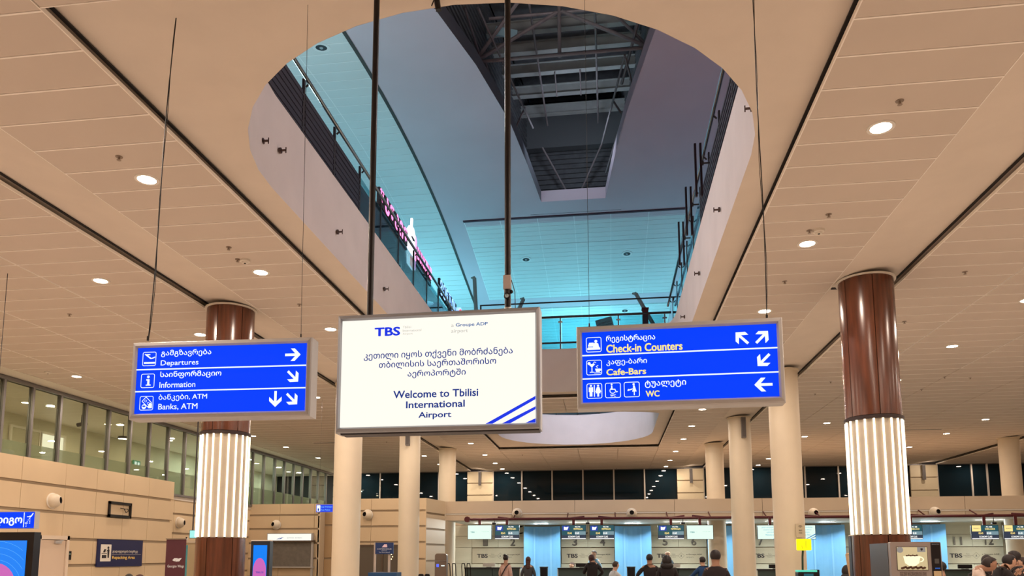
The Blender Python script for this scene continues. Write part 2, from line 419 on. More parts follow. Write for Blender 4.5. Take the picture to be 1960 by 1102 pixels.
# sidewall sprinklers on the oval wall
ssp = B().tube((0, 0, 0), (.07, 0, 0), .011, 8).tube((.07, 0, -.03), (.07, 0, .03), .006, 6).tube((.02, 0, 0), (0, 0, 0), .03, 10).mesh('sidewall_sprinkler', mat('brass_dark', (.10, .06, .05), .4, .5))
for i, (px, py, s) in enumerate(((501, 270, -1), (535, 288, -1), (645, 444, -1), (735, 553, -1), (1441, 207, 1), (1378, 401, 1), (1339, 523, 1), (1311, 606, 1))):
    p = at(px, py, 'X', -3.31 if s < 0 else 1.36)
    o = link(ssp, 'sidewall_sprinkler', None, p, 0 if s < 0 else pi)
    tag(o, 'brass sidewall sprinkler on the oval wall, %s side, %s' % (('left' if s < 0 else 'right'), ['nearest big one', 'tiny second one', 'middle one', 'one beside the black pole', 'nearest under the black cable', 'second from the near end', 'third from the near end', 'one above the check-in sign'][i]), 'sprinkler')

# ------------------------------------------------------------------ upper ceiling
def zu(Y):
    if Y < 12: return 12.49+.225*(Y-12)
    if Y < 26.9: return 13.5-.0125*(Y-21)**2
    return 13.06-.147*(Y-26.9)
def surf(px, py, dz=0):
    d = ray(px, py); t = 5
    while t < 80:
        if 1.6+d.z*t > zu(d.y*t)+dz: break
        t += .02
    return CAM+d*t
SLX = [(2.5, -5.5), (8, -4.6), (14.3, -3.4), (16.6, -2.96), (19.43, -2.51), (24.12, -2.06)]
SRX = [(2.5, 3.2), (8, 2.3), (15.79, 1.21), (18.15, .85), (20.46, .51), (24.12, .08)]
def ip(T, y):
    if y <= T[0][0]: return T[0][1]
    for (a, b), (c, d) in zip(T, T[1:]):
        if y <= c: return b+(d-b)*(y-a)/(c-a)
    return T[-1][1]
b = B(); ys = [2.5+.5*i for i in range(44)]+[24.12]+[24.5+.5*i for i in range(42)]
ys = sorted(ys)
def strip(b, xa, xb, ya, yb, dz=0, m=0):
    """sheet between two x functions for the y span"""
    b.add([(xa(ya), ya, zu(ya)+dz), (xb(ya), ya, zu(ya)+dz), (xb(yb), yb, zu(yb)+dz), (xa(yb), yb, zu(yb)+dz)], [(0, 1, 2, 3)], m)
C = lambda v: (lambda y: v)
for ya, yb in zip(ys, ys[1:]):
    if yb <= 24.121:
        strip(b, C(-5.55), lambda y: ip(SLX, y), ya, yb); strip(b, lambda y: ip(SRX, y), C(18), ya, yb)
    elif ya >= 25.1 and yb <= 31.0:
        strip(b, C(-5.55), C(-4.88), ya, yb); strip(b, C(2.8), C(18), ya, yb)
    elif ya >= 32: strip(b, C(-5.55), C(-4.88), ya, yb); strip(b, C(2.8), C(18), ya, yb)
    else: strip(b, C(-5.55), C(18), ya, yb)
ceil_up = struct(b.obj('ceiling_upper', upper_m, smooth=True))
# upstand of the roof opening
b = B()
yy = [2.5, 8, 14.3, 16.6, 19.43, 21.8, 24.12]
for ya, yb in zip(yy, yy[1:]):
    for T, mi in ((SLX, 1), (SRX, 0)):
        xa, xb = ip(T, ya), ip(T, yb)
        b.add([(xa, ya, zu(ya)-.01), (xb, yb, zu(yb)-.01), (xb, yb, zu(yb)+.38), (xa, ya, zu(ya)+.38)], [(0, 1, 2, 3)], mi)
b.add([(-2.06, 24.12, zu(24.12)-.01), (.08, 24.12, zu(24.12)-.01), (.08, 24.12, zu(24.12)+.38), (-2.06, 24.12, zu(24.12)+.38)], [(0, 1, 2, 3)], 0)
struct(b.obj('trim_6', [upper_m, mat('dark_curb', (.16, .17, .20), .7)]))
# dark line between plaster and the left tile field
b = B()
for ya, yb in zip(ys, ys[1:]): strip(b, C(-5.62), C(-5.53), ya, yb, -.012)
struct(b.obj('trim_7', mat('dark_gap', (.05, .05, .05), .7)))
# far recessed panel edge (dark line at its near side)
struct(B().box(-4.9, 2.82, 25.02, 25.12, zu(25.07)-.03, zu(25.07)+.02).obj('trim_8', mat('plum_gap', (.06, .02, .04), .7)))
# left tile field of the upper ceiling
def utile(x0, x1, y0, y1):
    vs = []; g = .006
    za, zb = zu(y0+g), zu(y1-g)
    b = B(); b.add([(x0+g, y0+g, za), (x1-g, y0+g, za), (x1-g, y1-g, zb), (x0+g, y1-g, zb), (x0+g, y0+g, za+.02), (x1-g, y0+g, za+.02), (x1-g, y1-g, zb+.02), (x0+g, y1-g, zb+.02)],
                   [(0, 1, 2, 3), (4, 5, 6, 7), (0, 1, 5, 4), (1, 2, 6, 5), (2, 3, 7, 6), (3, 0, 4, 7)], 0)
    b.add([(x0+g, y0-g, za-.004), (x1-g, y0-g, za-.004), (x1-g, y0+.016, za-.004), (x0+g, y0+.016, za-.004)], [(0, 1, 2, 3)], 1)
    b.add([(x0-g, y0, za-.003), (x0+.012, y0, za-.003), (x0+.012, y1, zb-.003), (x0-g, y1, zb-.003)], [(0, 1, 2, 3)], 1)
    return b
far = B()
for (x0, x1) in ((-6.97, -5.62), (-8.35, -6.97), (-9.75, -8.35), (-11.1, -9.75), (-15, -11.1)):
    y = 12.0
    while y < 44.5:
        q = utile(x0, x1, y, y+.4)
        if 13.9 < y < 20.6 and x0 > -9.8: q.obj('ceiling_tile', [utile_m, utile_e], ceil_up)
        else:
            far.add(q.v, [], 0); n0 = len(far.v)-len(q.v)
            for f, mi in zip(q.f, q.mi): far.f.append(tuple(i+n0 for i in f)); far.mi.append(mi)
        y += .4
# far recessed tile fields
for (ya, yb) in ((25.1, 31.0), (31.9, 44.8)):
    xs = [-4.88, -3.61, -2.29, -1.02, .25, 1.54, 2.8]
    y = ya
    while y < yb-.05:
        for x0, x1 in zip(xs, xs[1:]):
            q = utile(x0, x1, y, min(yb, y+.3)); n0 = len(far.v); far.v += q.v
            for f, mi in zip(q.f, q.mi): far.f.append(tuple(i+n0 for i in f)); far.mi.append(mi)
        y += .3
o = far.obj('ceiling_tiles_distant', [utile_m, utile_e], ceil_up); o['kind'] = 'stuff'
# upper end wall
struct(B().box(-15, 18, 45, 45.2, 6, 14).obj('wall_upper_end', upper_m))
struct(B().box(-15, 18, 2.2, 2.4, 6.3, 13.5).obj('wall_upper_near', upper_m))
# unlit round downlights upstairs
r1 = ring_b(.13, .2, -.02, .02, 28).mesh('ring', mat('pale_ring', (.75, .80, .82), .4), True)
r2 = B().lathe([(.135, -.016), (.10, -.020), (.0, -.018)], 24).mesh('recess', lampu_m, True)
r3 = B().sphere((0, 0, -.02), .045, 10, 6, 0, (1, 1, .6)).mesh('bulb', mat('bulb_dull', (.35, .45, .5), .2))
for px, py, wh in ((615, 90, 'in the tiles above the left balustrade'), (1007, 496, 'left one in the far tiled recess'), (1200, 485, 'right one in the far tiled recess'), (1196, 594, 'beyond the far balustrade')):
    p = surf(px, py); t = thing('unlit_downlight', 'round unlit downlight with pale ring, upper ceiling, '+wh, 'ceiling light', p)
    sl_ = (zu(p.y+.1)-zu(p.y-.1))/.2; t.rotation_euler = (math.atan(sl_), 0, 0)
    link(r1, 'trim_ring', t); link(r2, 'recess', t); link(r3, 'bulb', t)

# ------------------------------------------------------------------ roof space with steel
roof = struct(B().box(-6.2, 4.2, 2, 25.0, 17.6, 17.7).obj('roof_deck', deck_m))
b = B()
for i in range(64): b.box(-5.2, -5.1, 8+.27*i, 8.14+.27*i, 13.5, 17.6)
rp = B(); 
# ribbed inner side walls and end wall (corrugated sheet)
def ribbed(name, p0, p1, z0, z1, n, dep=.06):
    p0 = Vector(p0); p1 = Vector(p1); d = (p1-p0).normalized(); nrm = Vector((-d.y, d.x, 0)); b = B()
    for i in range(n):
        a = z0+(z1-z0)*i/n; c = z0+(z1-z0)*(i+.5)/n; e = z0+(z1-z0)*(i+1)/n
        for (q0, q1, off) in ((a, c, 0), (c, e, dep)):
            A = p0+nrm*off; Bq = p1+nrm*off
            b.add([(A.x, A.y, q0), (Bq.x, Bq.y, q0), (Bq.x, Bq.y, q1), (A.x, A.y, q1)], [(0, 1, 2, 3)])
            b.add([(p0.x, p0.y, q1), (p1.x, p1.y, q1), (p1.x+nrm.x*dep, p1.y+nrm.y*dep, q1), (p0.x+nrm.x*dep, p0.y+nrm.y*dep, q1)], [(0, 1, 2, 3)])
    return struct(b.obj(name, deck_m))
ribbed('wall_roof_left', (-5.7, 2.3, 0), (-2.5, 25, 0), 13.56, 17.6, 22)
ribbed('wall_roof_right', (.6, 25, 0), (3.3, 2.3, 0), 13.56, 17.6, 22)
ribbed('wall_roof_end', (-2.5, 24.9, 0), (.6, 24.9, 0), 13.3, 17.6, 24)
# cross beams
rs = thing('roof_steelwork', 'dark roof trusses, pipes and cross beams inside the ceiling opening', 'steelwork')
for (py, h) in ((45, .30), (85, .30), (127, .30), (170, .30), (208, .30)):
    p = at(1085, py, 'Z', 16.4); b = B()
    b.box(-3.2, 1.4, p.y-.02, p.y+.02, 16.4-h/2, 16.4+h/2); b.box(-3.2, 1.4, p.y-.09, p.y+.09, 16.4-h/2-.02, 16.4-h/2); b.box(-3.2, 1.4, p.y-.09, p.y+.09, 16.4+h/2, 16.4+h/2+.02)
    b.obj('cross_beam', beam_m, rs)
B().box(-3.0, 1.2, 24.5, 24.8, 15.5, 17.0).obj('end_plate', mat('end_plate', (.10, .11, .12), .6), rs)
def rod(a, z1, b_, z2, r=.035, nm='truss_rod', m=truss_m):
    A = at(a[0], a[1], 'Z', z1); Bq = at(b_[0], b_[1], 'Z', z2)
    B().tube(A, Bq, r, 8).obj(nm, m, rs, True)
zt = 14.4
for a, b_, z1, z2, r in (
        ((908, 119), (1236, 91), 14.2, 14.2, .045), ((908, 119), (994, 0), 14.2, 15.8, .05), ((910, 118), (1065, 24), 14.2, 15.8, .05),
        ((1236, 88), (1076, 22), 14.2, 15.8, .05), ((1237, 86), (1178, 28), 14.2, 15.8, .04),
        ((936, 36), (1140, 18), 15.8, 15.8, .04),
        ((889, 14), (960, 238), 14.4, 14.4, .03), ((915, 15), (1020, 245), 14.6, 14.6, .03),
        ((1013, 8), (1048, 240), 15.9, 15.9, .03), ((1139, 22), (1145, 235), 15.9, 15.9, .03),
        ((1196, 105), (1152, 275), 14.5, 14.5, .03), ((1222, 40), (1190, 160), 14.6, 14.6, .04),
        ((1245, 50), (1160, 330), 14.0, 14.0, .03), ((1197, 110), (1211, 165), 14.4, 14.2, .03), ((1175, 195), (1188, 215), 14.5, 14.0, .03),
        ((1038, 282), (1084, 365), 15.2, 13.9, .03), ((1153, 273), (1112, 365), 15.2, 13.9, .03),
        ((1038, 370), (1155, 366), 13.85, 13.85, .03), ((976, 240), (1018, 360), 14.6, 14.1, .03), ((1005, 205), (985, 250), 14.8, 14.0, .03),
        ((930, 120), (950, 190), 14.5, 14.0, .025), ((1062, 138), (1066, 185), 16.2, 15.9, .02), ((1110, 134), (1112, 182), 16.2, 15.9, .02)):
    rod(a, z1, b_, z2, r)
A = at(1071, 105, 'Z', 14.6); B().tube(A, A+Vector((0, 0, 2.9)), .05, 8).sphere(A, .075, 10, 6).obj('hanger_rod', truss_m, rs, True)
B().box(-.3, .3, -.03, .03, -.12, .12, M=Matrix.Translation(at(968, 63, 'Z', 15.5)) @ Matrix.Rotation(.3, 4, 'Y')).obj('blue_hood', mat('hood', (.35, .55, .65), .4), rs)
area('roof_space_fill', (-.9, 15, 14.4), (pi, 0, 0), 1.0, 90, (.95, .88, .85)); area('roof_space_fill', (-.9, 21.0, 14.0), aim((-.9, 21, 14), (-.9, 24, 15.8)), .8, 45, (.75, .85, 1))  # added lamps that brighten the dark roof space

# ------------------------------------------------------------------ balustrades
dglass = mat('infill_mesh', (.035, .035, .055), .5, noise=.2, scale=30, stretch=(1, .02, 1))
def post_mesh(h=1.08):
    b = B(); b.box(-.012, .012, -.025, .025, 0, h); b.box(-.05, .05, -.05, .05, 0, .01); b.tube((.03, 0, h-.1), (.07, 0, h-.06), .012, 6)
    return b.mesh('post', dark_m)
pm = post_mesh()
def balustrade(side, X, y0, step, n, label, dark_to):
    t = thing('balustrade', label, 'railing', (X, y0, ZF)); s = -side
    for i in range(n):
        link(pm, 'post', t, (0, step*i, 0), 0 if s > 0 else pi)
    L = step*(n-1)
    B().tube((s*.09, -1.5, 1.0), (s*.09, L+.3, 1.0), .024, 10).obj('handrail', chrome_m, t, True)
    for i in range(-1, n-1):
        a, c = step*i+.04, step*(i+1)-.04
        if i < dark_to:
            b = B(); b.box(-.008, .008, a, c, .05, .92)
            for k in range(10): b.box(s*.006, s*.018, a, c, .08+.085*k, .10+.085*k)
            b.obj('ribbed_panel', dglass, t)
        else: B().box(-.006, .006, a, c, .05, .93).obj('glass_panel', glass_m, t)
    return t
balustrade(-1, -3.6, 8.235, 1.0575, 11, 'left gallery balustrade with dark posts, ribbed panels and glass, steel handrail', 2)
balustrade(1, 1.52, 8.55, 1.045, 9, 'right gallery balustrade with dark posts and tinted glass above the oval wall', 3)
# tall double bars in front of the right balustrade
for i, (px, py, pyb) in enumerate(((1335, 275, 395), (1317, 358, 455), (1303, 425, 520))):
    p = at(px, py, 'X', 1.26); q = at(px, pyb, 'X', 1.26)
    t = thing('double_bar', 'tall dark double bar bolted beside the right balustrade, %s from the near end' % ordn[i], 'post', (1.26, p.y, 0), 0, 'double bars on the right gallery edge')
    z1 = p.z; z0 = max(6.32, q.z-.25)
    b = B(); 
    for dx in (-.035, .035): B().box(dx-.014, dx+.014, -.02, .02, z0, z1).obj('bar', mat('plum_steel', (.04, .02, .025), .4, .4), t)
    B().tube((.04, 0, z1-.28), (.15, 0, z1-.28), .012, 8).tube((.04, 0, z1-.28), (.07, 0, z1-.28), .03, 8).obj('bracket', dark_m, t)
# far balustrade along the bridge
t = thing('balustrade', 'glass balustrade with steel rails across the bridge behind the signs', 'railing', (0, 17.2, ZF))
B().tube((-3.0, 0, .84), (1.5, 0, .84), .028, 10).obj('handrail', dark_m, t, True)
B().tube((-3.0, 0, .22), (1.5, 0, .22), .022, 8).obj('lower_rail', dark_m, t, True)
for x in (-2.3, -1.04, .3, 1.35):
    b = B(); b.box(x-.015, x+.015, -.015, .015, 0, .86); b.tube((x-.05, 0, .72), (x+.05, 0, .72), .02, 8); b.tube((x-.05, 0, .06), (x+.05, 0, .06), .02, 8)
    b.obj('post', chrome_m, t)
for xa, xb in ((-3.0, -2.32), (-2.28, -1.06), (-1.0, .28), (.32, 1.33)): B().box(xa, xb, -.006, .006, .03, .80).obj('glass_panel', glass_m, t)
t = thing('balustrade', 'thin far handrail beyond the bridge, near the upper tiled recess', 'railing', (0, 19.3, ZF))
B().tube((-3.3, 0, 1.92), (1.8, 0, 1.92), .02, 8).obj('handrail', dark_m, t, True)
for x in (-3.28, 1.76): B().tube((x, 0, 0), (x, 0, 1.92), .02, 8).obj('post', dark_m, t)
t = thing('balustrade', 'short rail at the far end of the left gallery beside the lettering', 'railing', (0, 22, ZF))
B().tube((-5.5, 0, 2.35), (-3.6, 0, 2.35), .02, 8).obj('handrail', dark_m, t, True)
for x in (-5.4, -3.7): B().tube((x, 0, 0), (x, 0, 2.35), .02, 8).obj('post', dark_m, t)
# balustrade of the rear oval (dark glass top just seen)
t = thing('balustrade', 'dark glass balustrade on top of the rear oval wall', 'railing', (0, 0, ZF))
n = len(OV2); pts = [OV2[i] for i in range(n//2, n)]
for i in range(0, len(pts)-2, 2):
    a, c = Vector((*pts[i], 0)), Vector((*pts[i+2], 0))
    B().add([a+Vector((0, 0, .03)), c+Vector((0, 0, .03)), c+Vector((0, 0, .95)), a+Vector((0, 0, .95))], [(0, 1, 2, 3)]).obj('glass_panel', glass_m, t)
    B().tube(a, a+Vector((0, 0, 1)), .02, 6).obj('post', chrome_m, t)
B().path([Vector((*p, 1.0)) for p in pts], .025, 6).obj('handrail', dark_m, t)
# small tilted board, red post and slanted struts seen beyond the bridge
p = at(1158, 622, 'Y', 17.8)
t = thing('notice_board', 'small tilted white notice board on the bridge beside the glass balustrade', 'sign', (p.x, p.y, p.z))
B().box(-.2, .2, -.01, .01, -.17, .17, M=Matrix.Rotation(-.25, 4, 'Y')).obj('board', mat('board_white', (.6, .62, .66), .5), t)
B().tube((0, .02, -(p.z-ZF)), (0, .02, 0), .012, 8).obj('stand', dark_m, t)
text('ATTENTION', t, mat('red_ink', (.35, .05, .05), .6), -.15, .15, .04, .08, -.014, .01, M=Matrix.Rotation(-.25, 4, 'Y'))
text('PLEASE ENTER', t, mat('dark_ink', (.05, .05, .06), .6), -.17, .17, -.03, .01, -.014, .01, M=Matrix.Rotation(-.25, 4, 'Y'))
p = at(1235, 605, 'Y', 18.5)
t = thing('red_post', 'short dark red post standing behind the bridge balustrade', 'post', (p.x, 18.5, ZF))
B().box(-.07, .07, -.07, .07, 0, p.z-ZF+.18).box(-.085, .085, -.085, .085, p.z-ZF+.16, p.z-ZF+.2).obj('shaft', mat('dark_red', (.12, .012, .02), .5), t)
B().box(-.12, .12, -.12, .12, 0, .03).obj('foot', dark_m, t)
struts = (((1217, 562), (1262, 640), 'right of the red post'), ((1002, 572), (985, 610), 'above the welcome screen'), ((908, 532), (912, 610), 'left of the right black pole'))
for a, c, wh in struts:
    A = at(a[0], a[1], 'Y', 26.0); Cc = at(c[0], c[1], 'Y', 26.0); d = (Cc-A); Cc = A+d*((A.z-ZF)/max(.5, (A.z-Cc.z)))
    t = thing('roof_strut', 'grey slanted steel strut carrying the upper roof, '+wh, 'strut', (0, 0, 0))
    B().tube(A, Cc, .07, 10).obj('tube', mat('strut_grey', (.26, .28, .26), .5, .2), t, True)
    B().tube(A+Vector((-.12, .05, .03)), A+Vector((0, 0, 0)), .03, 8, r2=.07).obj('head', mat('strut_grey', 0), t, True)

# ------------------------------------------------------------------ shop lettering upstairs
pink = mat('pink_letter', (1, .22, .55), .3, emit=2.2); pinkc = mat('orange_letter', (1, .30, .25), .3, emit=1.6)
blueL = mat('blue_letter', (.25, .45, 1), .3, emit=2.0); redL = mat('red_glow', (1, .05, .12), .3, emit=1.3); whL = mat('white_letter', (.95, .9, 1), .3, emit=1.4)
def shop_text(s, parent, m, X, ya, yb, z0, z1, bold=.03, thick=.07):
    """letters on the plane X, running along +Y, facing +X, each letter one part"""
    n = len(s); w_ = (yb-ya)/n
    for i, ch in enumerate(s):
        vs, fs, (a0, a1, b0, b1) = text_mesh(ch, bold)
        a, c = ya+w_*i+.04*w_, ya+w_*(i+.92)
        lo, hi = z0, z1
        P_ = [(X, a+(vx-a0)*(c-a)/max(1e-6, a1-a0), lo+(vy-b0)*(hi-lo)/max(1e-6, b1-b0)) for vx, vy in vs]
        me = bpy.data.meshes.new('letter'); me.from_pydata(P_, [], fs); me.materials.append(m); link(me, 'letter', parent)
        B().box(X-thick, X-.005, a, c, lo, hi).obj('letter_back', dark_m, parent)
XS = -4.6
g = thing('shop_sign', 'pink glowing Georgian letters of a doughnut shop above the left balustrade', 'sign', (0, 0, 0))
shop_text('დანკინ', g, pink, XS, 14.5, 16.75, 8.86, 9.24)
B().box(XS-.09, XS-.03, 14.4, 16.8, 8.80, 8.86).obj('mounting_rail', dark_m, g)
g = thing('cup_sign', 'white and pink glowing drinking cup sign between the two pink letterings', 'sign', (0, 0, 0))
zz = lambda y: 0
cup = [(16.95, 8.55), (17.45, 8.55), (17.55, 9.35), (17.3, 9.55), (17.08, 9.55), (16.85, 9.35)]
R90 = Matrix.Rotation(pi/2, 4, 'Z')
def yz_prism(P_, x0, x1, nm, m, par): # polygon in (y,z)
    b = B(); n = len(P_); b.add([(x0, a, c) for a, c in P_]+[(x1, a, c) for a, c in P_], [tuple(range(n)), tuple(range(2*n-1, n-1, -1))]+[(i, (i+1) % n, (i+1) % n+n, i+n) for i in range(n)]); return b.obj(nm, m, par)
yz_prism(cup, XS-.08, XS, 'cup', whL, g)
yz_prism([(17.38, 8.56), (17.45, 8.56), (17.55, 9.32), (17.44, 9.42)], XS, XS+.01, 'side_stripe', pink, g)
yz_prism([(16.95, 8.5), (17.2, 8.5), (17.22, 8.75), (16.98, 8.75)], XS, XS+.01, 'lower_stripe', pinkc, g)
yz_prism([(17.1, 9.5), (17.16, 9.5), (17.2, 9.75), (17.12, 9.75)], XS-.05, XS, 'straw', whL, g)
yz_prism([(17.02, 9.25), (17.12, 9.28), (17.3, 9.28), (17.36, 9.25), (17.2, 9.2)], XS, XS+.01, 'lid_line', dark_m, g)
g = thing('shop_sign', 'pink glowing Latin letters of a doughnut shop right of the cup sign', 'sign', (0, 0, 0))
shop_text("DUNKIN'", g, pink, XS, 17.65, 19.2, 8.93, 9.25)
B().box(XS-.085, XS-.03, 17.55, 19.25, 8.80, 8.93).obj('mounting_rail', dark_m, g)
g = thing('shop_sign', 'blue white glowing Georgian letters of the second shop on the left gallery', 'sign', (0, 0, 0))
shop_text('ვენდის', g, blueL, XS, 20.2, 22.6, 8.95, 9.4)
shop_text('We', g, blueL, XS, 24.0, 24.9, 8.75, 9.1)
g = thing('round_topped_sign', 'red and violet glowing arched sign beside the blue letters', 'sign', (0, 0, 0))
arch = [(22.8, 8.6), (23.7, 8.6), (23.75, 9.15), (23.55, 9.45), (23.25, 9.55), (22.95, 9.45), (22.75, 9.15)]
yz_prism(arch, XS-.08, XS, 'arch', blueL, g); B().box(XS-.07, XS-.01, 23.2, 23.3, ZF, 8.6).obj('stand', dark_m, g); yz_prism([(22.9+(a-22.8)*.8, 8.8+(c-8.6)*.72) for a, c in arch], XS, XS+.01, 'arch_face', redL, g)
# kiosks below the lettering
k = thing('shop_kiosk', 'dark glazed shop front on the left gallery under the pink letters', 'shop', (0, 0, ZF))
B().box(-5.6, -5.4, 11.2, 21.4, 0, 2.45).obj('back_wall', mat('shop_wall', (.06, .14, .18), .5), k)
B().box(-5.5, -4.69, 12.5, 21.4, 2.38, 2.5).obj('canopy', dark_m, k)
for y in (12.5, 14.5, 16.5, 18.5, 20.5): B().box(-4.66, -4.6, y-.03, y+.03, 0, 2.4).obj('shop_post', dark_m, k)
for (y, z, s) in ((15.2, 1.9, .35), (13.3, 2.1, .25)): B().box(-5.39, -5.36, y, y+s*2, z, z+s).obj('menu_board', mat('menu_glow', (1, .92, .6), .4, emit=.7), k)
for y in (17.6, 18.4, 19.2, 20.2): B().lathe([(.0, 2.2), (.09, 2.2), (.04, 2.34), (.0, 2.36)], 12, 0, (-5.0, y, 0)).obj('pendant_lamp', mat('pendant_glow', (.8, .95, 1), .4, emit=2), k)
B().box(-5.39, -5.34, 12.4, 13.6, .95, 1.12).obj('light_strip', mat('strip_glow', (1, .95, .8), .4, emit=1.2), k)
area('shop_glow', (-4.9, 20, 8.6), (0, 0, 0), .4, 30, (.7, .9, 1))

# ------------------------------------------------------------------ columns
def clad_column(x, y, side, label):
    t = thing('clad_column', label, 'column', (x, y, 0)); R = .335
    z0, z1 = (1.86, 3.34)
    B().lathe([(R-.05, 0), (R-.05, ZC)], 32).obj('core', woodd_m, t, True)
    for (a, c, nm) in ((0, z0, 'lower'), (z1+.02, ZC-.0, 'upper')):
        for i in range(6):
            a0 = 2*pi*i/6+.45+.012; a1 = 2*pi*(i+1)/6+.45-.012
            B().lathe([(R-.03, a+.002), (R, a+.004), (R, c-.004), (R-.03, c-.002)], 10, 0, (0, 0, 0), 'Z', a0, a1).obj('veneer_panel', wood_m, t, True)
    B().lathe([(R-.04, z1-.03), (R+.02, z1-.03), (R+.02, z1+.015), (R-.02, z1+.02)], 40).obj('collar', woodd_m, t, True)
    B().lathe([(R+.03, ZC-.002), (R+.03, ZC-.02), (R-.01, ZC-.02)], 40).obj('ceiling_ring', white_m, t, True)
    for i in range(20):
        a0 = 2*pi*(i+.1)/20; a1 = 2*pi*(i+.9)/20
        B().lathe([(R-.025, z0), (R-.01, z0+.001), (R-.01, z1-.03), (R-.025, z1-.03)], 3, 0, (0, 0, 0), 'Z', a0, a1).obj('backlit_panel', ledp_m, t, True)
        a = 2*pi*i/20
        B().tube((R*cos(a), R*sin(a), z0+.01), (R*cos(a), R*sin(a), z1-.015), .0125, 8).obj('led_tube', led_m, t, True)
    return t
clad_column(3.41, 10.2, 1, 'right wood-clad column with glowing light strips beside the coffee machine')
clad_column(-5.46, 10.2, -1, 'left wood-clad column with glowing light strips behind the departures sign')
colm = B().lathe([(.31, 0), (.31, .15), (.283, .151), (.283, ZC)], 36).mesh('column_shaft', cream_m, True)
collar = B().lathe([(.284, ZC-.03), (.31, ZC-.03), (.31, ZC)], 36).mesh('column_collar', cream_m, True)
def cream_col(x, y, label, sp=None):
    t = thing('round_column', label, 'column', (x, y, 0), 0, None); link(colm, 'shaft', t); link(collar, 'collar', t)
    return t
for (x, y, lb, s) in ((-5.37, 15.15, 'wide cream round column left of the welcome screen, nearest of the plain ones', 0), (-5.37, 20.1, 'cream round column with a speaker, under the welcome screen', 1),
                     (-5.37, 25.0, 'far cream round column left of the rear oval, behind the wall top', 0), (3.42, 15.15, 'wide cream round column right of the check-in sign, with a sticker', 0),
                     (3.44, 20.3, 'cream round column with a speaker, below the check-in sign', 1), (3.42, 25.0, 'far cream round column right of the rear oval, beside a beige pier', 0),
                     (12.25, 25.0, 'cream round column at the far right edge above the check-in wall', 0)):
    cream_col(x, y, lb)
def speaker(x, y, z0, z1, wh, pier=False):
    t = thing('line_speaker', 'slim grey column speaker '+wh, 'speaker', (x, y, z0)); h = z1-z0; w2 = .055
    B().rbox(-w2, w2, 0, h, -.06, .04, .015).obj('cabinet', mat('speaker_grey', (.16, .14, .13), .5), t)
    B().box(-w2+.012, w2-.012, -.066, -.06, .03, h-.03).obj('grille', mat('speaker_grille', (.10, .09, .085), .8), t)
    B().box(-.02, .02, .04, .10, h*.8, h*.85).box(-.02, .02, .04, .10, h*.15, h*.2).obj('bracket', black_m, t)
def sp_at(x0, x1, y0, y1, Y, wh):
    a = at((x0+x1)/2, y0, 'Y', Y); c = at((x0+x1)/2, y1, 'Y', Y); speaker(a.x, Y, c.z, min(a.z, 5.15), wh)
sp_at(777, 785, 820, 853, 19.72, 'on the cream column under the welcome screen')
sp_at(1418, 1426, 792, 838, 19.92, 'on the cream column below the check-in sign')
sp_at(916, 921, 903, 929, 31.62, 'on the beige pier left of the far windows')
sp_at(1320, 1325, 896, 924, 31.62, 'on the beige pier right of the far windows')
sp_at(1764, 1770, 889, 918, 31.62, 'on the beige pier at the far right')

# ------------------------------------------------------------------ left wall: panelled block, glazing, corridor
def panel_wall(name, A, Bp, zs, seams, mat_, parent=None, thick=.03, backer=True, normal=-1):
    """wall from A to Bp (xy), rows at heights zs (descending), seams = distances; panels are parts"""
    A = Vector((*A, 0)); Bp = Vector((*Bp, 0)); d = (Bp-A); L = d.length; ang = math.atan2(d.y, d.x)
    w_ = link(B().box(0, L, .03, .25, 0, zs[0]).mesh(name, groove_m), name, None, (A.x, A.y, 0), ang); struct(w_)
    ss = [0]+[s for s in seams if 0 < s < L]+[L]
    for i in range(len(zs)-1):
        top, bot = zs[i], zs[i+1]+.06
        for a, c in zip(ss, ss[1:]):
            B().box(a+.005, c-.005, 0, .04, bot, top).obj('wall_panel', mat_, w_)
    return w_
XN = -11.2
zr = [3.52, 3.01, 2.47, 1.93, 1.38, .84, 0]
# the near block faces +x: run along decreasing y so local -y looks to +x
w1 = panel_wall('wall_left', (XN, 2.0), (XN, 18.4), zr, [11.2-.0, 12.4, 13.38, 14.34, 15.31, 16.32][0:0]+[2, 4, 6, 8, 10, 11.2, 12.4, 13.38, 14.34, 15.31], panel_m)
w1.rotation_euler = (0, 0, pi/2); 
struct(B().box(XN-.7, XN-.04, 2.0, 18.4, 3.40, 3.50).obj('trim_9', panelb_m))
struct(B().box(XN-.72, XN-.02, 18.3, 18.42, 0, 3.5).obj('trim_10', panel_m))
XG = -11.9
w2 = panel_wall('wall_recess', (XG, 18.4), (XG, 24.1), [3.28, 2.74, 2.2, 1.66, 1.1, 0], [1.2, 2.4, 3.6, 4.8], panel_m)
w2.rotation_euler = (0, 0, pi/2)
w3 = panel_wall('wall_ticket_office', (-12.2, 24.1), (-9.47, 24.1), [3.33, 2.93, 2.47, 2.0, 1.5, .9, 0], [1.35, 2.55], panel_m)
struct(B().box(-9.52, -9.44, 24.1, 25.2, 0, 3.3).obj('trim_11', panelb_m))
w3b = panel_wall('wall_ticket_side', (-9.44, 24.5), (-8.0, 24.5), [3.3, 2.6, 1.5, 0], [], mat('panel_dark', (.48, .33, .18), .5))
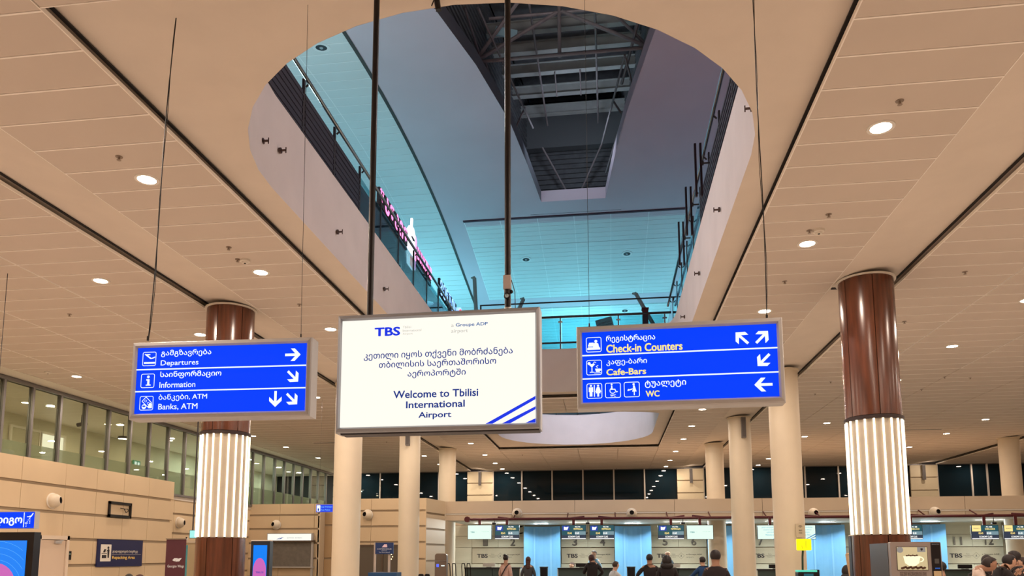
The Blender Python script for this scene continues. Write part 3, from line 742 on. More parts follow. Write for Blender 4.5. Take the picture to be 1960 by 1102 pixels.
# glazing frame
t = sempty('window_1')
mys = [10.1, 10.9, 11.7, 12.55, 13.36, 14.13, 14.95, 15.77, 16.6, 17.44, 18.25, 19.11, 19.94, 20.81, 21.63, 22.46, 23.3, 24.13, 24.96, 25.84, 26.66, 27.51, 28.34, 29.19, 29.97, 30.85]
for i, y in enumerate(mys):
    B().box(XG-.05, XG+.05, y-.03, y+.03, 3.28, ZC-.02).obj('mullion', mull_m, t)
    if i < len(mys)-1:
        y2 = mys[i+1]
        B().box(XG-.008, XG+.008, y+.03, y2-.03, 3.30, ZC-.1).obj('glass_pane', glassw_m, t)
        B().box(XG-.014, XG-.010, y+.03, y2-.03, 3.30, 3.92).obj('frosted_band', frost_m, t)
B().box(XG-.06, XG+.06, 9, 31.6, ZC-.1, ZC-.02).obj('head_rail', mull_m, t)
B().box(XG-.06, XG+.06, 9, 31.6, 3.25, 3.31).obj('sill_rail', mull_m, t)
struct(B().box(XG-.02, XG+.5, 9, YB, ZC-.012, ZC+.0).obj('trim_12', white_m))
# corridor behind the glazing
cw = mat('corridor_wall', (.62, .58, .46), .7); 
struct(B().box(-14.6, -14.5, 8, YB, 3.2, 5.15).obj('wall_corridor', cw)); struct(B().box(-14.5, XG+.02, 8, YB, 3.15, 3.25).obj('floor_corridor', floor_m))
struct(B().box(-14.5, XG, 8, YB, 5.1, 5.16).obj('ceiling_corridor', white_m))
for i, y in enumerate((12.6, 15.5, 18.4, 21.3, 24.2, 27.1, 30.0)):
    t = thing('corridor_light', 'round ceiling light in the glazed corridor, %s from the near end' % ordn[i], 'ceiling light', (-13.2, y, 5.1), 0, 'lights in the glazed corridor')
    link(ring_me, 'trim_ring', t); link(lens_me, 'diffuser', t)
    area('corridor_beam', (-13.2, y, 5.06), (0, 0, 0), .16, 22 if y < 23 else 60, (1, .86, .60) if y < 23 else (.78, 1, .92))
def cdoor(y0, y1, wh, open_=True):
    d = sempty('door_%d' % wh[0], (-14.48, y0, 3.25)); W = y1-y0
    B().box(0, .05, -.06, 0, 0, 1.5).box(0, .05, W, W+.06, 0, 1.5).box(0, .05, -.06, W+.06, 1.5, 1.56).obj('door_frame', white_m, d)
    if open_: B().box(.005, .012, 0, W, 0, 1.5).obj('lit_doorway', mat('lit_room', (1, .93, .74), .6, emit=1.3), d)
    else: B().box(.01, .03, 0, W, 0, 1.5).obj('door_leaf', mat('door_beige', (.52, .48, .36), .6), d)
cdoor(17.6, 18.4, (1,)); cdoor(16.6, 17.5, (2,), False); cdoor(25.2, 25.9, (3,)); cdoor(26.0, 26.9, (4,), False)
t = thing('exit_sign', 'small green exit sign on the corridor wall', 'sign', (-14.47, 21.6, 4.45)); B().box(0, .04, -.17, .17, -.09, .09).obj('box', mat('exit_green', (.03, .3, .12), .4, emit=.6), t)
me = B().box(.041, .045, -.12, -.02, -.05, .05).box(.041, .045, .03, .12, -.04, .04).obj('pictogram', signwhite, t)
t = thing('security_camera', 'small ceiling mounted camera in the glazed corridor', 'camera', (-12.9, 17.0, 5.08)); B().tube((0, 0, 0), (0, 0, -.2), .02, 8).obj('stem', dark_m, t); B().tube((-.12, 0, -.25), (.1, .05, -.2), .05, 10).obj('body', dark_m, t)
t = thing('hanging_lamp', 'black hanging lamp in the glazed corridor', 'lamp', (-12.6, 18.2, 5.08)); B().tube((0, 0, 0), (0, 0, -.35), .012, 8).obj('rod', dark_m, t); B().lathe([(0, -.34), (.12, -.36), (.14, -.42), (.12, -.42)], 16).obj('shade', black_m, t); B().disk((0, 0, -.421), .11, 16, 0, 'Z').obj('diffuser', lamp_m, t)
t = thing('wall_notice_board', 'dark notice board on the corridor wall at the left edge', 'sign', (-14.46, 15.2, 4.2)); B().box(0, .03, 0, .6, -.35, .35).obj('panel', mat('dark_board', (.03, .03, .03), .5), t); B().box(0, .035, -.02, .0, -.37, .37).obj('frame_edge', dark_m, t)
# door in the left wall
d = sempty('door_5', (XN+.02, 13.68, 0)); lf = mat('door_pinkish', (.66, .52, .40), .45)
B().box(-.01, .03, .07, .78, 0, 1.93).obj('door_leaf', lf, d)
B().box(-.01, .06, 0, .06, 0, 2.02).box(-.01, .06, .79, .86, 0, 2.02).box(-.01, .06, 0, .86, 1.94, 2.02).obj('door_frame', mat('frame_pinkish', (.70, .58, .46), .45), d)
B().box(.03, .07, .45, .62, 1.86, 1.92).tube((.05, .47, 1.9), (.12, .6, 1.92), .012, 6).obj('door_closer', alu_m, d)
B().tube((.03, .15, 1.0), (.08, .15, 1.0), .012, 8).tube((.08, .15, 1.0), (.08, .27, 1.0), .010, 8).obj('door_handle', chrome_m, d)
t = thing('card_reader', 'small black card reader on the left wall beside the door', 'switch', (XN+.02, 14.62, 1.62)); B().rbox(-.05, .05, -.09, .09, -.02, .02, .01, M=Matrix.Rotation(pi/2, 4, 'Z')).obj('box', black_m, t); B().box(.021, .025, -.02, .02, .02, .04).obj('indicator', mat('reader_lamp', (.3, .5, .4), .3), t)
# black empty frame with cable
p0 = at(211, 961, 'X', XN+.05); p1 = at(252, 992, 'X', XN+.05)
t = thing('empty_frame', 'black rectangular empty frame with a loose cable on the left wall', 'frame', (XN+.002, p0.y, p1.z)); W = p1.y-p0.y; H = p0.z-p1.z+.03
B().box(0, .04, 0, W, 0, .06).box(0, .04, 0, W, H-.06, H).box(0, .04, 0, .05, 0, H).box(0, .04, W-.05, W, 0, H).obj('frame', black_m, t)
B().path([(.03, W*.5, H*.62), (.05, W*.62, H*.6), (.05, W*.72, H*.35), (.05, W*.82, H*.45), (.05, W*.8, H*.6), (.05, W*.66, H*.58)], .008, 6).obj('cable', black_m, t)

# jet nozzles
def nozzle(p, nrm, aim, wh, s=.145):
    t = thing('jet_nozzle', 'cream eyeball air nozzle with a dark mouth '+wh, 'air nozzle', p, math.atan2(nrm[1], nrm[0])+pi/2)
    B().lathe([(s*1.08, 0), (s*1.12, -.02), (s*.95, -.03)], 28, 0, (0, 0, 0), 'Y').obj('flange', white_m, t, True)
    a = Vector(aim).normalized(); c = Vector((0, -.05, 0))
    q = a.to_track_quat('Z', 'Y').to_matrix().to_4x4(); M = Matrix.Translation(c) @ q
    b = B(); prof = [(s*sin(th), s*cos(th)) for th in [radians(28+ i*8) for i in range(12)]]
    b.lathe(prof, 24); b.v = [tuple(M @ Vector(v)) for v in b.v]; b.obj('ball', mat('nozzle_cream', (.66, .58, .46), .4), t, True)
    b = B(); b.lathe([(s*.47, s*.90), (s*.40, s*.3), (0, s*.25)], 20); b.v = [tuple(M @ Vector(v)) for v in b.v]; b.obj('mouth', mat('nozzle_dark', (.012, .010, .012), .7), t)
p = at(99, 958, 'X', XN); nozzle(p, (1, 0), (.35, -1, .1), 'on the panelled left wall')
p = at(341, 1000, 'X', XG); nozzle(p, (1, 0), (.2, -1, 0), 'on the recessed wall beyond the corner')
YBK = 23.7
for px, py, Y, wh in ((529, 1004, 24.08, 'above the illuminated ticket window'), (704, 985, 22.15, 'between the two left cream columns'), (990, 982, YBK-.03, 'above the first check-in screens'),
                      (1209, 982, YBK-.03, 'above counter four and five'), (1557, 982, YBK-.03, 'beside the cream column with the sticker'), (1789, 980, YBK-.03, 'right of the right clad column')):
    p = at(px, py, 'Y', Y); nozzle(p, (0, -1), ((-.45 if px < 800 else (.0 if px < 1300 else .3)), -1, .12), wh)

# ------------------------------------------------------------------ walls at the back
w4 = panel_wall('wall_store', (-8.2, 22.2), (-5.4, 22.2), [3.33, 2.93, 2.46, 1.99, 1.49, 1.0, 0], [1.1, 2.3], panel_m)
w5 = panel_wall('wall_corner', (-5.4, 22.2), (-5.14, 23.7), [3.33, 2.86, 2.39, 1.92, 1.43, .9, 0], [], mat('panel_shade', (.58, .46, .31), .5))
# bulkhead over the check-in counters
bk = sempty('wall_bulkhead')
xs = [-5.14, -3.0, -1.04, 2.0, 4.6, 7.4, 10.3, 13.2, 16.5]
for a, c in zip(xs, xs[1:]):
    B().box(a+.006, c-.006, YBK, YBK+.03, 2.95, 3.33).obj('wall_panel', panelb_m, bk)
    B().box(a+.006, c-.006, YBK, YBK+.03, 2.72, 2.90).obj('wall_panel', panelb_m, bk)
B().box(-5.14, 16.5, YBK-.02, YBK+.03, 2.905, 2.94).obj('light_moulding', white_m, bk)
B().box(-5.14, 16.5, YBK+.032, YBK+.2, 2.725, 3.325).obj('backing', groove_m, bk)
B().box(-5.14, 16.5, YBK+.2, 28, 2.72, 2.80).obj('soffit', mat('soffit_white', (.72, .70, .62), .6), bk)
B().box(-5.14, 16.5, YBK+.2, 28, 3.26, 3.32).obj('roof_board', panelb_m, bk)
# counter back wall
YW = 27.6
cwall = sempty('wall_checkin')
boards = [(-6.4, -4.99), (-4.99, -3.03), (-1.72, .2), (1.47, 3.4), (4.75, 6.66), (7.96, 9.88), (11.18, 13.1), (14.4, 16.3)]
niches = [(-3.03, -1.72), (.2, 1.47), (3.4, 4.75), (6.66, 7.96), (9.88, 11.18), (13.1, 14.4)]
pale = mat('counter_panel', (.58, .56, .45), .35, noise=.08, scale=1.5, stretch=(.4, 1, 4))
tbsb = mat('logo_board', (.46, .41, .31), .4, noise=.03)
bluep = mat('blue_niche', (.20, .48, .78), .35, noise=.02); bluef = mat('blue_fold', (.26, .56, .84), .3)
for (a, c) in boards:
    m_ = (a+c)/2
    for z0, z1 in ((0, .85), (.86, 1.33), (1.92, 2.32), (2.33, 2.72)):
        B().box(a+.004, m_-.004, YW, YW+.04, z0, z1).obj('wall_panel', pale, cwall); B().box(m_+.004, c-.004, YW, YW+.04, z0, z1).obj('wall_panel', pale, cwall)
    if a > -5.5: 
        pass
    else:
        B().box(a+.004, c-.004, YW, YW+.04, 1.34, 1.91).obj('wall_panel', pale, cwall)
B().box(-6.4, 16.5, YW+.05, YW+.2, 0, 2.75).obj('backing', groove_m, cwall)
for (a, c) in niches:
    n = 8; b = B()
    for i in range(n):
        u0, u1 = i/n, (i+1)/n; dy = lambda u: .35*(1-(2*u-1)**2)
        b.add([(a+(c-a)*u0, YW-.36+dy(u0), 0), (a+(c-a)*u1, YW-.36+dy(u1), 0), (a+(c-a)*u1, YW-.36+dy(u1), 2.66), (a+(c-a)*u0, YW-.36+dy(u0), 2.66)], [(0, 1, 2, 3)])
    b.obj('blue_panel', bluep, cwall, True)
    for u in (.26, .72): B().box(a+(c-a)*u-.02, a+(c-a)*u+.04, YW-.39+.35*(1-(2*u-1)**2)-.0, YW-.36+.35*(1-(2*u-1)**2)+.02, 0, 2.6).obj('blue_fin', bluef, cwall)
    area('niche_lamp', ((a+c)/2, YW-.75, 2.69), (radians(-25), 0, 0), .5, 46, (.75, .92, 1), 'RECTANGLE', .2)
    t = thing('ceiling_downlight', 'round glowing soffit downlight over the blue niche, %s' % ['leftmost', 'second from the left', 'third from the left', 'third from the right', 'second from the right', 'rightmost'][niches.index((a, c))], 'ceiling light', ((a+c)/2, YW-1.3, 2.72), 0, 'downlights over the blue niches')
    link(ring_me, 'trim_ring', t); link(lens_me, 'diffuser', t)
for (a, c) in boards[1:]: area('counter_lamp', ((a+c)/2, YW-1.6, 2.69), (radians(-15), 0, 0), 1.2, 85, (.95, .97, .88), 'RECTANGLE', .3)
# logo boards and counter numbers
ink = mat('logo_ink', (.015, .012, .02), .5); ink2 = mat('logo_ink_grey', (.16, .15, .13), .5); num_m = mat('number_metal', (.16, .15, .14), .35, .5)
nums = [('1', '2'), ('3', '4'), ('5', '6'), ('7', '8'), ('9', '10'), ('11', '12'), ('13', '14')]
LR = ['leftmost', 'second from the left', 'third from the left', 'fourth from the left', 'fifth from the left', 'sixth from the left', 'rightmost']
for i, (a, c) in enumerate(boards[1:]):
    t = thing('logo_board', 'beige wall board reading TBS behind the check-in counters, %s' % LR[i], 'sign', ((a+c)/2, YW-.01, 1.35)); W = (c-a)/2-.02
    B().box(-W, W, -.02, .01, 0, .54).obj('board', tbsb, t)
    text('TBS', t, ink, -W+.18, -W+.58, .19, .335, -.024, .045)
    text('Tbilisi\nInternational\nAirport', t, ink2, -W+.62, -W+.90, .19, .335, -.024, .0)
    b = B(); 
    for (r0, r1) in ((.115, .105),):
        P_ = [(0, 1), (1, 0), (0, -1), (-1, 0)]
        for k in range(4):
            p, q = P_[k], P_[(k+1) % 4]
            b.add([(p[0]*r0+.08, -.024, .26+p[1]*r0), (q[0]*r0+.08, -.024, .26+q[1]*r0), (q[0]*r1+.08, -.024, .26+q[1]*r1), (p[0]*r1+.08, -.024, .26+p[1]*r1)], [(0, 1, 2, 3)])
    b.prism([(.05, .22), (.08, .31), (.11, .22), (.08, .24)], -.026, -.022); b.obj('diamond_emblem', ink2, t)
    text('a Groupe ADP', t, ink, .26, .80, .27, .33, -.024, .01); text('airport', t, ink2, .26, .50, .18, .235, -.024, 0)
    for s, nn in zip((-1, 1), nums[i]):
        cx = s*W*.5+(.05 if s > 0 else 0); wd = .17 if len(nn) == 1 else .27
        t2 = thing('counter_number', 'dark metal number %s on the check-in wall' % {'1':'one','2':'two','3':'three','4':'four','5':'five','6':'six','7':'seven','8':'eight','9':'nine','10':'ten','11':'eleven','12':'twelve','13':'thirteen','14':'fourteen'}[nn], 'number', ((a+c)/2+cx, YW-.012, 1.98))
        text(nn, t2, num_m, -wd/2, wd/2, 0, .27, -.02, .02, 'numeral'); text(nn, t2, slot_shade_m, -wd/2+.012, wd/2+.012, -.012, .258, .004, .02, 'numeral_painted_shadow')  # dark offset copy behind each numeral is a painted cast shadow
# windows at the back
wn = sempty('window_2'); ZB = 3.6
panes = [(-10.9, -9.79), (-9.79, -8.5), (-8.5, -7.2), (-7.2, -5.95), (-4.84, -3.61), (-3.61, -2.33), (-2.33, -1.04), (-1.04, .24), (.24, 1.5), (1.5, 2.81), (3.88, 5.3), (5.3, 6.59), (6.59, 7.87), (7.87, 9.16), (9.16, 10.5), (10.5, 11.85), (12.87, 14.14), (14.14, 14.71), (14.71, 16.5)]
for a, c in panes:
    B().box(a+.03, c-.03, YB, YB+.02, ZB, ZC-.02).obj('glass_pane', glassd_m, wn)
    B().box(a-.028, a+.028, YB-.05, YB+.05, ZB, ZC-.01).obj('mullion', mullw_m, wn)
B().box(-11, 17, YB-.03, YB+.05, ZC-.03, ZC+.01).obj('head_rail', mull_m, wn)
struct(B().box(-15, 18, YB+.06, YB+.2, 2.5, 5.25).obj('wall_back', slot_shade_m))
struct(B().box(-12, 17, YB-.04, YB+.05, 2.7, ZB).obj('wall_back_sill', panelb_m))
pier_m = mat('pier_panel', (.66, .56, .38), .5, noise=.02)
pr = sempty('wall_back_piers')
for a, c in ((-11.9, -10.9), (-5.95, -4.84), (2.81, 3.88), (11.85, 12.87)):
    B().box(a+.02, c-.02, YB-.03, YB+.05, ZB, ZC-.02).obj('backing', groove_m, pr)
    for z0, z1 in ((ZB, 4.15), (4.19, 4.66), (4.70, ZC-.04)): B().box(a+.01, c-.01, YB-.08, YB-.03, z0, z1).obj('pier_panel', pier_m, pr)
    area('pier_wash', ((a+c)/2, YB-.9, ZC-.03), (radians(35), 0, 0), .12, 6, WARM)

# ------------------------------------------------------------------ red truss line with screens
redm = mat('red_truss', (.075, .006, .010), .4, .2)
t = thing('red_truss', 'dark red truss pipe carrying the screens above the check-in counters', 'truss', (0, 23.0, 0))
zt0 = 2.72
B().tube((-4.3, 0, zt0), (15.5, 0, zt0), .035, 10).obj('main_pipe', redm, t, True)
B().tube((-4.2, .35, zt0+.03), (15.5, .35, zt0+.03), .03, 10).obj('rear_pipe', redm, t, True)
B().lathe([(0, -.06), (.09, -.06), (.09, .1), (0, .1)], 12, 0, (-4.3, 0, zt0), 'Y').obj('end_drum', redm, t)
for i, x in enumerate((-2.9, -1.25, .2, 1.75, 3.0, 4.6, 6.1, 7.6, 9.0, 10.4, 11.9, 13.5)):
    B().tube((x, 0, zt0), (x+.5*(1 if i % 2 else -1), .42, zt0+.08), .03, 8).obj('brace', redm, t, True)
    B().tube((x, .1, zt0), (x, .66, zt0+.2), .02, 8).obj('wall_bracket', redm, t, True)
scr_t = mat('screen_pale', (.78, .98, .90), .3, emit=.95); teal_t = mat('teal_text', (.0, .30, .32), .3, emit=.8)
bd = mat('board_dark', (.015, .10, .13), .3, emit=.8); bdd = mat('board_navy', (.03, .05, .09), .3, emit=.8); bdl = mat('board_mid', (.22, .36, .42), .3, emit=.8)
logo_b = mat('board_logo_blue', (.01, .05, .42), .3, emit=.9); wt = mat('board_white', 0) if 'board_white_e' in MATS else mat('board_white_e', (1, 1, .95), .3, emit=1.2)
yl = mat('board_yellow', (1, .78, .25), .3, emit=1.1); yl2 = mat('board_yellow_patch', (1, .80, .30), .3, emit=1.0)
bezel = mat('bezel_black', (.02, .03, .035), .35)
def screen(x0, x1, z0, z1, kind, label, flt='W6 7704', city='MEMMINGEN'):
    cx = (x0+x1)/2; t = thing('check_in_screen', label, 'screen', (cx, 22.9, z0)); W = (x1-x0)/2; H = z1-z0
    B().rbox(-W, W, 0, H, -.0, .05, .012).obj('bezel', bezel, t)
    B().box(-.04, .04, .0, .03, H, zt0-z0).obj('hanger', redm, t)
    y = -.003; w_ = W-.012
    def q(a, b_, c, d, m, nm='field', yy=y): B().box(a, b_, yy-.002, yy, c, d).obj(nm, m, t)
    if kind == 'logo':
        q(-w_, w_, .012, H-.012, scr_t, 'display')
        text('TBS', t, teal_t, -w_*.78, -w_*.42, H*.46, H*.55, -.008, .04); text('a Groupe ADP', t, teal_t, w_*.2, w_*.8, H*.52, H*.555, -.008)
        text('Tbilisi', t, mat('pale_text', (.4, .7, .7), .3, emit=.9), -w_*.35, -w_*.2, H*.5, H*.54, -.008)
    elif kind == 'welcome':
        q(-w_, w_, .012, H-.012, scr_t, 'display')
        for k, (s, a, b_) in enumerate((('კეთილი იყოს თქვენი მობრძანება', -.7, .8), ('თბილისის საერთაშორისო', -.55, .7), ('აეროპორტში', -.3, .55), ('Welcome to Tbilisi', -.4, .6))):
            text(s, t, mat('cyan_text', (.05, .55, .75), .3, emit=.8), w_*a, w_*b_, H*(.78-.17*k), H*(.88-.17*k), -.008, .01)
        B().prism([(w_*.2, .015), (w_*.3, .015), (w_, H*.40), (w_, H*.33)], -.008, -.006).prism([(w_*.55, .015), (w_*.62, .015), (w_, H*.24), (w_, H*.18)], -.008, -.006).obj('stripes', mat('stripe_blue', (.0, .25, .6), .3, emit=.8), t)
    else:
        q(-w_, w_, H*.56, H-.012, bd); q(-w_, w_*.1, H*.30, H*.56, bd if kind == 'blue' else bdd); q(w_*.1, w_, H*.32, H*.56, bdl); q(-w_, w_, H*.09, H*.30, bdd); q(-w_, w_, .012, H*.08, wt)
        if kind == 'blue':
            q(-w_*.93, -w_*.35, H*.6, H*.95, logo_b, 'logo_field', y-.002)
            B().prism([(-w_*.80, H*.66), (-w_*.52, H*.66), (-w_*.42, H*.88), (-w_*.62, H*.84), (-w_*.80, H*.88)], -.010, -.008).obj('logo_mark', wt, t)
        else: q(-w_*.97, -w_*.30, H*.56, H*.98, yl2, 'logo_field', y-.002); text('PEGASUS', t, bdd, -w_*.85, -w_*.42, H*.72, H*.8, -.01)
        text(flt, t, wt, w_*.1, w_*.55, H*.82, H*.92, -.008, .03); text(city, t, yl, -w_*.0, w_*.75, H*.66, H*.78, -.008, .03)
        text('02:45', t, yl, -w_*.5, -w_*.15, H*.36, H*.5, -.008, .03); text('01:45', t, wt, w_*.12, w_*.45, H*.36, H*.5, -.008, .03)
        text('ECONOMY CLASS', t, wt, -w_*.45, w_*.5, H*.13, H*.25, -.008, .03)
sc_list = [(895, 941, 'logo', 'pale screen with a small TBS logo, leftmost above the counters'), (947, 994, 'blue', 'dark flight screen above counter number two'), (1074, 1122, 'blue', 'dark flight screen above counter number three'), (1128, 1176, 'blue', 'dark flight screen above counter number four'),
           (1259, 1310, 'blue', 'dark flight screen above counter number five'), (1314, 1366, 'logo', 'pale screen with a TBS logo above counter number six'), (1449, 1500, 'welcome', 'pale welcome screen between the two right cream columns'), (1512, 1562, 'welcome', 'pale screen with stripes peeking from behind the cream column'),
           (1722, 1767, 'yellow', 'dark flight screen partly behind the right clad column'), (1858, 1913, 'yellow', 'dark flight screen with yellow patch above counter number twelve'), (1920, 1972, 'yellow', 'dark flight screen with yellow patch at the right edge')]
for px0, px1, k, lb in sc_list:
    p0 = at(px0, 1004.5, 'Y', 22.9); p1 = at(px1, 1032, 'Y', 22.9); screen(p0.x, p1.x, p1.z, p0.z, k, lb, 'W6 7704' if k == 'blue' else 'PC 308', 'MEMMINGEN' if k == 'blue' else 'ISTANBUL-S.GOKCEN')
for px in (946, 1125, 1307, 1902): 
    p = at(px, 1001 if px > 1000 else 1002, 'Y', 23.35); t = thing('small_black_box', 'small black box hanging under the red truss, %s' % {946: 'leftmost', 1125: 'second from the left', 1307: 'second from the right', 1902: 'rightmost'}[px], 'box', p, 0, 'black boxes under the red truss')
    B().rbox(-.06, .06, -.03, .03, -.04, .04, .01).obj('body', black_m, t); B().tube((0, 0, .03), (0, 0, max(.035, zt0-.032-p.z)), .012, 6).obj('stem', black_m, t)
for px, py, Y in ((999, 1007, 27.54), (999, 1020, 27.54), (1123, 1020, 27.54), (853, 1008, 27.54), (1169, 1008, 27.54)):
    p = at(px, py, 'Y', Y); t = thing('security_camera', 'tiny dark security camera %s' % {(999, 1007): 'upper one right of the number two screen', (999, 1020): 'lower one right of the number two screen', (1123, 1020): 'between the two dark screens of three and four', (853, 1008): 'in the corner left of the counters', (1169, 1008): 'right of the number four screen'}[(px, py)], 'camera', p)
    B().tube((0, 0, 0), (-.07, -.12, -.02), .03, 8).obj('body', black_m, t); B().tube((0, 0, 0), (.04, .06, .02), .012, 6).obj('arm', black_m, t)

# ------------------------------------------------------------------ check-in counters
cg = mat('counter_green', (.045, .075, .07), .45); ct = mat('counter_top', (.02, .02, .022), .35)
for i, (px0, px1, zz_) in enumerate(((889, 996, 1.24), (1067, 1177, 1.23), (1250, 1346, 1.22), (1448, 1540, 1.2), (1640, 1745, 1.2), (1800, 1925, 1.2))):
    a = at(px0, 1085, 'Y', 24.6).x; c = at(px1, 1085, 'Y', 24.6).x
    t = thing('check_in_counter', 'dark green check-in counter with black top, %s' % LR[i], 'counter', ((a+c)/2, 24.6, 0), 0); W = (c-a)/2
    B().box(-W+.03, -.01, 0, .5, 0, zz_-.04).obj('front_panel', cg, t); B().box(.01, W-.03, 0, .5, 0, zz_-.04).obj('front_panel', cg, t)
    B().box(-W, W, -.05, .55, zz_-.04, zz_).obj('worktop', ct, t)
    B().box(-W-.0, -W+.03, -.03, .6, 0, zz_-.04).obj('side_panel', pale, t); B().box(W-.03, W, -.03, .6, 0, zz_-.04).obj('side_panel', pale, t)
    t2 = thing('counter_monitor', 'small monitor on the dark green check-in counter, %s' % LR[i], 'monitor', ((a+c)/2-.15*W, 24.8, zz_))
    B().rbox(-.2, .2, .02, .14, -.02, .02, .01).obj('display_back', black_m if i % 2 else mat('paper_white', (.7, .7, .66), .5), t2); B().box(-.08, .08, -.06, .06, 0, .015).obj('foot', black_m, t2)
for px in (1041, 1208): 
    p = at(px, 1092, 'Y', 24.3); t = thing('waste_bin', 'small dark bin standing before the blue niche %s' % ('left' if px < 1100 else 'right'), 'bin', (p.x, 24.3, 0))
    B().lathe([(.10, 0), (.13, p.z+.1), (.11, p.z+.1), (.09, .1)], 14).obj('body', black_m, t, True); B().lathe([(.14, p.z+.1), (.14, p.z+.13), (.0, p.z+.13)], 14).obj('lid', dark_m, t, True)
# luggage trolley handles
for i, px in enumerate((850, 858, 869, 887, 897)):
    p = at(px, 1078, 'Y', 22.6); t = thing('luggage_trolley', 'dark luggage trolley parked beside the self-service kiosk, %s from the left' % ordn[i], 'trolley', (p.x, 22.6, 0), 0, 'parked luggage trolleys')
    z = p.z; B().path([(-.05, .3, .15), (-.05, 0, z-.1), (-.04, -.02, z), (.04, -.02, z), (.05, 0, z-.1), (.05, .3, .15)], .014, 6).obj('handle_frame', black_m, t)
    B().box(-.055, .055, .0, .7, .15, .19).obj('platform', alu_m, t)
    for x in (-.045, .045): B().tube((x-.01, .1, .075), (x+.01, .1, .075), .075, 10).obj('wheel', black_m, t)

# self-service kiosk (rounded)
p0 = at(834, 1059, 'Y', 21.5); p1 = at(856, 1059, 'Y', 21.5)
t = thing('self_service_kiosk', 'brown grey rounded self check-in kiosk left of the counters', 'kiosk', ((p0.x+p1.x)/2, 21.5, 0)); W = (p1.x-p0.x)/2
B().rbox(-W, W, .1, p0.z, -.1, .1, .07).obj('body', mat('kiosk_brown', (.19, .14, .11), .4), t)
B().box(-W, W, -.11, -.095, p0.z-.22, p0.z-.205).obj('chrome_line', chrome_m, t); B().box(-W*.7, -W*.3, -.112, -.1, p0.z-.38, p0.z-.30).obj('blue_light', mat('blue_led', (.1, .15, 1), .3, emit=1.2), t)
B().box(W*.1, W*.7, -.112, -.1, p0.z-.36, p0.z-.33).obj('screen_text', signwhite, t); B().box(-.25, .25, -.25, .2, 0, .1).obj('foot', dark_m, t)
# free-standing blue information stand
p0 = at(719, 1038, 'Y', 17); p1 = at(753, 1060, 'Y', 17)
t = thing('information_stand', 'blue sign on two posts above a blue stand between the left columns', 'sign', ((p0.x+p1.x)/2, 17, 0)); W = (p1.x-p0.x)/2; navy = mat('navy_print', (.01, .035, .14), .4)
B().box(-W, W, -.015, .015, p1.z, p0.z).obj('sign_plate', navy, t)
for x in (-W-.02, W*.5): B().box(x-.025, x+.025, .02, .05, 0, p0.z).obj('post', mat('post_pale', (.5, .42, .36), .4), t)
B().prism([(-.06, p0.z-.11), (.0, p0.z-.04), (.06, p0.z-.04), (.07, p0.z-.11)], -.02, -.016).obj('emblem', mat('emblem_pink', (.8, .6, .7), .5), t)
text('COPERNICUS', t, mat('print_white', (.6, .65, .75), .5), -W*.8, W*.8, p0.z-.16, p0.z-.135, -.018, .02); text('SERVICE', t, MATS['print_white'], -W*.3, W*.3, p0.z-.195, p0.z-.175, -.018); text('Tax free refund', t, MATS['print_white'], -W*.6, W*.6, p0.z-.235, p0.z-.21, -.018)
zb = at(740, 1095, 'Y', 17).z; B().box(-W-.1, W+.14, -.2, .2, 0, zb).obj('blue_stand', mat('stand_blue', (.01, .07, .20), .4), t)
# dark shop front between the left columns
p0 = at(690, 1042, 'Y', 22.1); zt1 = p0.z
t = thing('glazed_storefront', 'dark glazed storefront with brown frame between the left cream columns', 'storefront', (-7.47, 22.15, 0)); brown = mat('bronze_frame', (.10, .07, .05), .4, .4)
B().box(0, 1.55, -.06, -.02, zt1-.06, zt1).obj('head_frame', brown, t)
for x in (0, .75, 1.5): B().box(x, x+.05, -.07, -.02, 0, zt1-.06).obj('mullion', brown, t)
for x in (.05, .8): B().box(x, x+.7, -.045, -.03, 0, zt1-.06).obj('glass_pane', mat('smoked_glass', (.10, .085, .07), .12), t)
for i in range(5): B().sphere((1.05+.03*(i % 2), -.05, zt1-.15-.07*i), .018, 8, 6).obj('fairy_light', mat('fairy_glow', (1, .8, .45), .3, emit=2), t)
# ticket window with lit fascia
p0 = at(515, 1022, 'Y', 24.0); p1 = at(597, 1034, 'Y', 24.0); pb = at(600, 1084, 'Y', 24.0)
t = thing('ticket_window', 'ticket window with lit white fascia and grey roller shutter beside the left clad column', 'ticket window', (p0.x, 24.0, 0)); W = p1.x-p0.x
B().box(0, W, -.1, .08, p1.z, p0.z).obj('light_box', mat('box_white', (.95, .95, .86), .3, emit=1.0), t); B().box(-.03, W+.03, -.08, .08, p1.z-.0, p0.z+.03).obj('box_frame', alu_m, t)
B().prism([(W*.2, p1.z+.04), (W*.25, p1.z+.04), (W*.30, p1.z+.10), (W*.26, p1.z+.07)], -.108, -.102).prism([(W*.26, p1.z+.04), (W*.31, p1.z+.05), (W*.38, p1.z+.12), (W*.30, p1.z+.08)], -.108, -.102).obj('wing_emblem', mat('emblem_blue', (.05, .12, .5), .4, emit=.6), t)
text('airlines tickets', t, mat('box_text', (.35, .42, .5), .4, emit=.6), W*.45, W*.8, p1.z+.07, p1.z+.11, -.105)
b = B(); n = 18; zz0, zz1 = pb.z, p1.z-.03
for i in range(n): b.box(.05, W, -.02, .0, zz0+(zz1-zz0)*i/n+.004, zz0+(zz1-zz0)*(i+1)/n); b.box(.05, W, -.0, .02, zz0+(zz1-zz0)*i/n, zz0+(zz1-zz0)*i/n+.004)
o = b.obj('shutter', mat('shutter_grey', (.17, .155, .135), .45, noise=.15, scale=8), t)
B().box(-.0, .05, -.06, .02, zz0, zz1).box(W, W+.06, -.06, .02, 0, p0.z).obj('guide_rail', alu_m, t); B().box(0, W+.1, -.12, .02, zz0-.04, zz0).obj('sill', alu_m, t); B().box(-.02, W+.12, -.14, .02, p1.z-.05, p1.z-.0).obj('box_lip', brown, t)
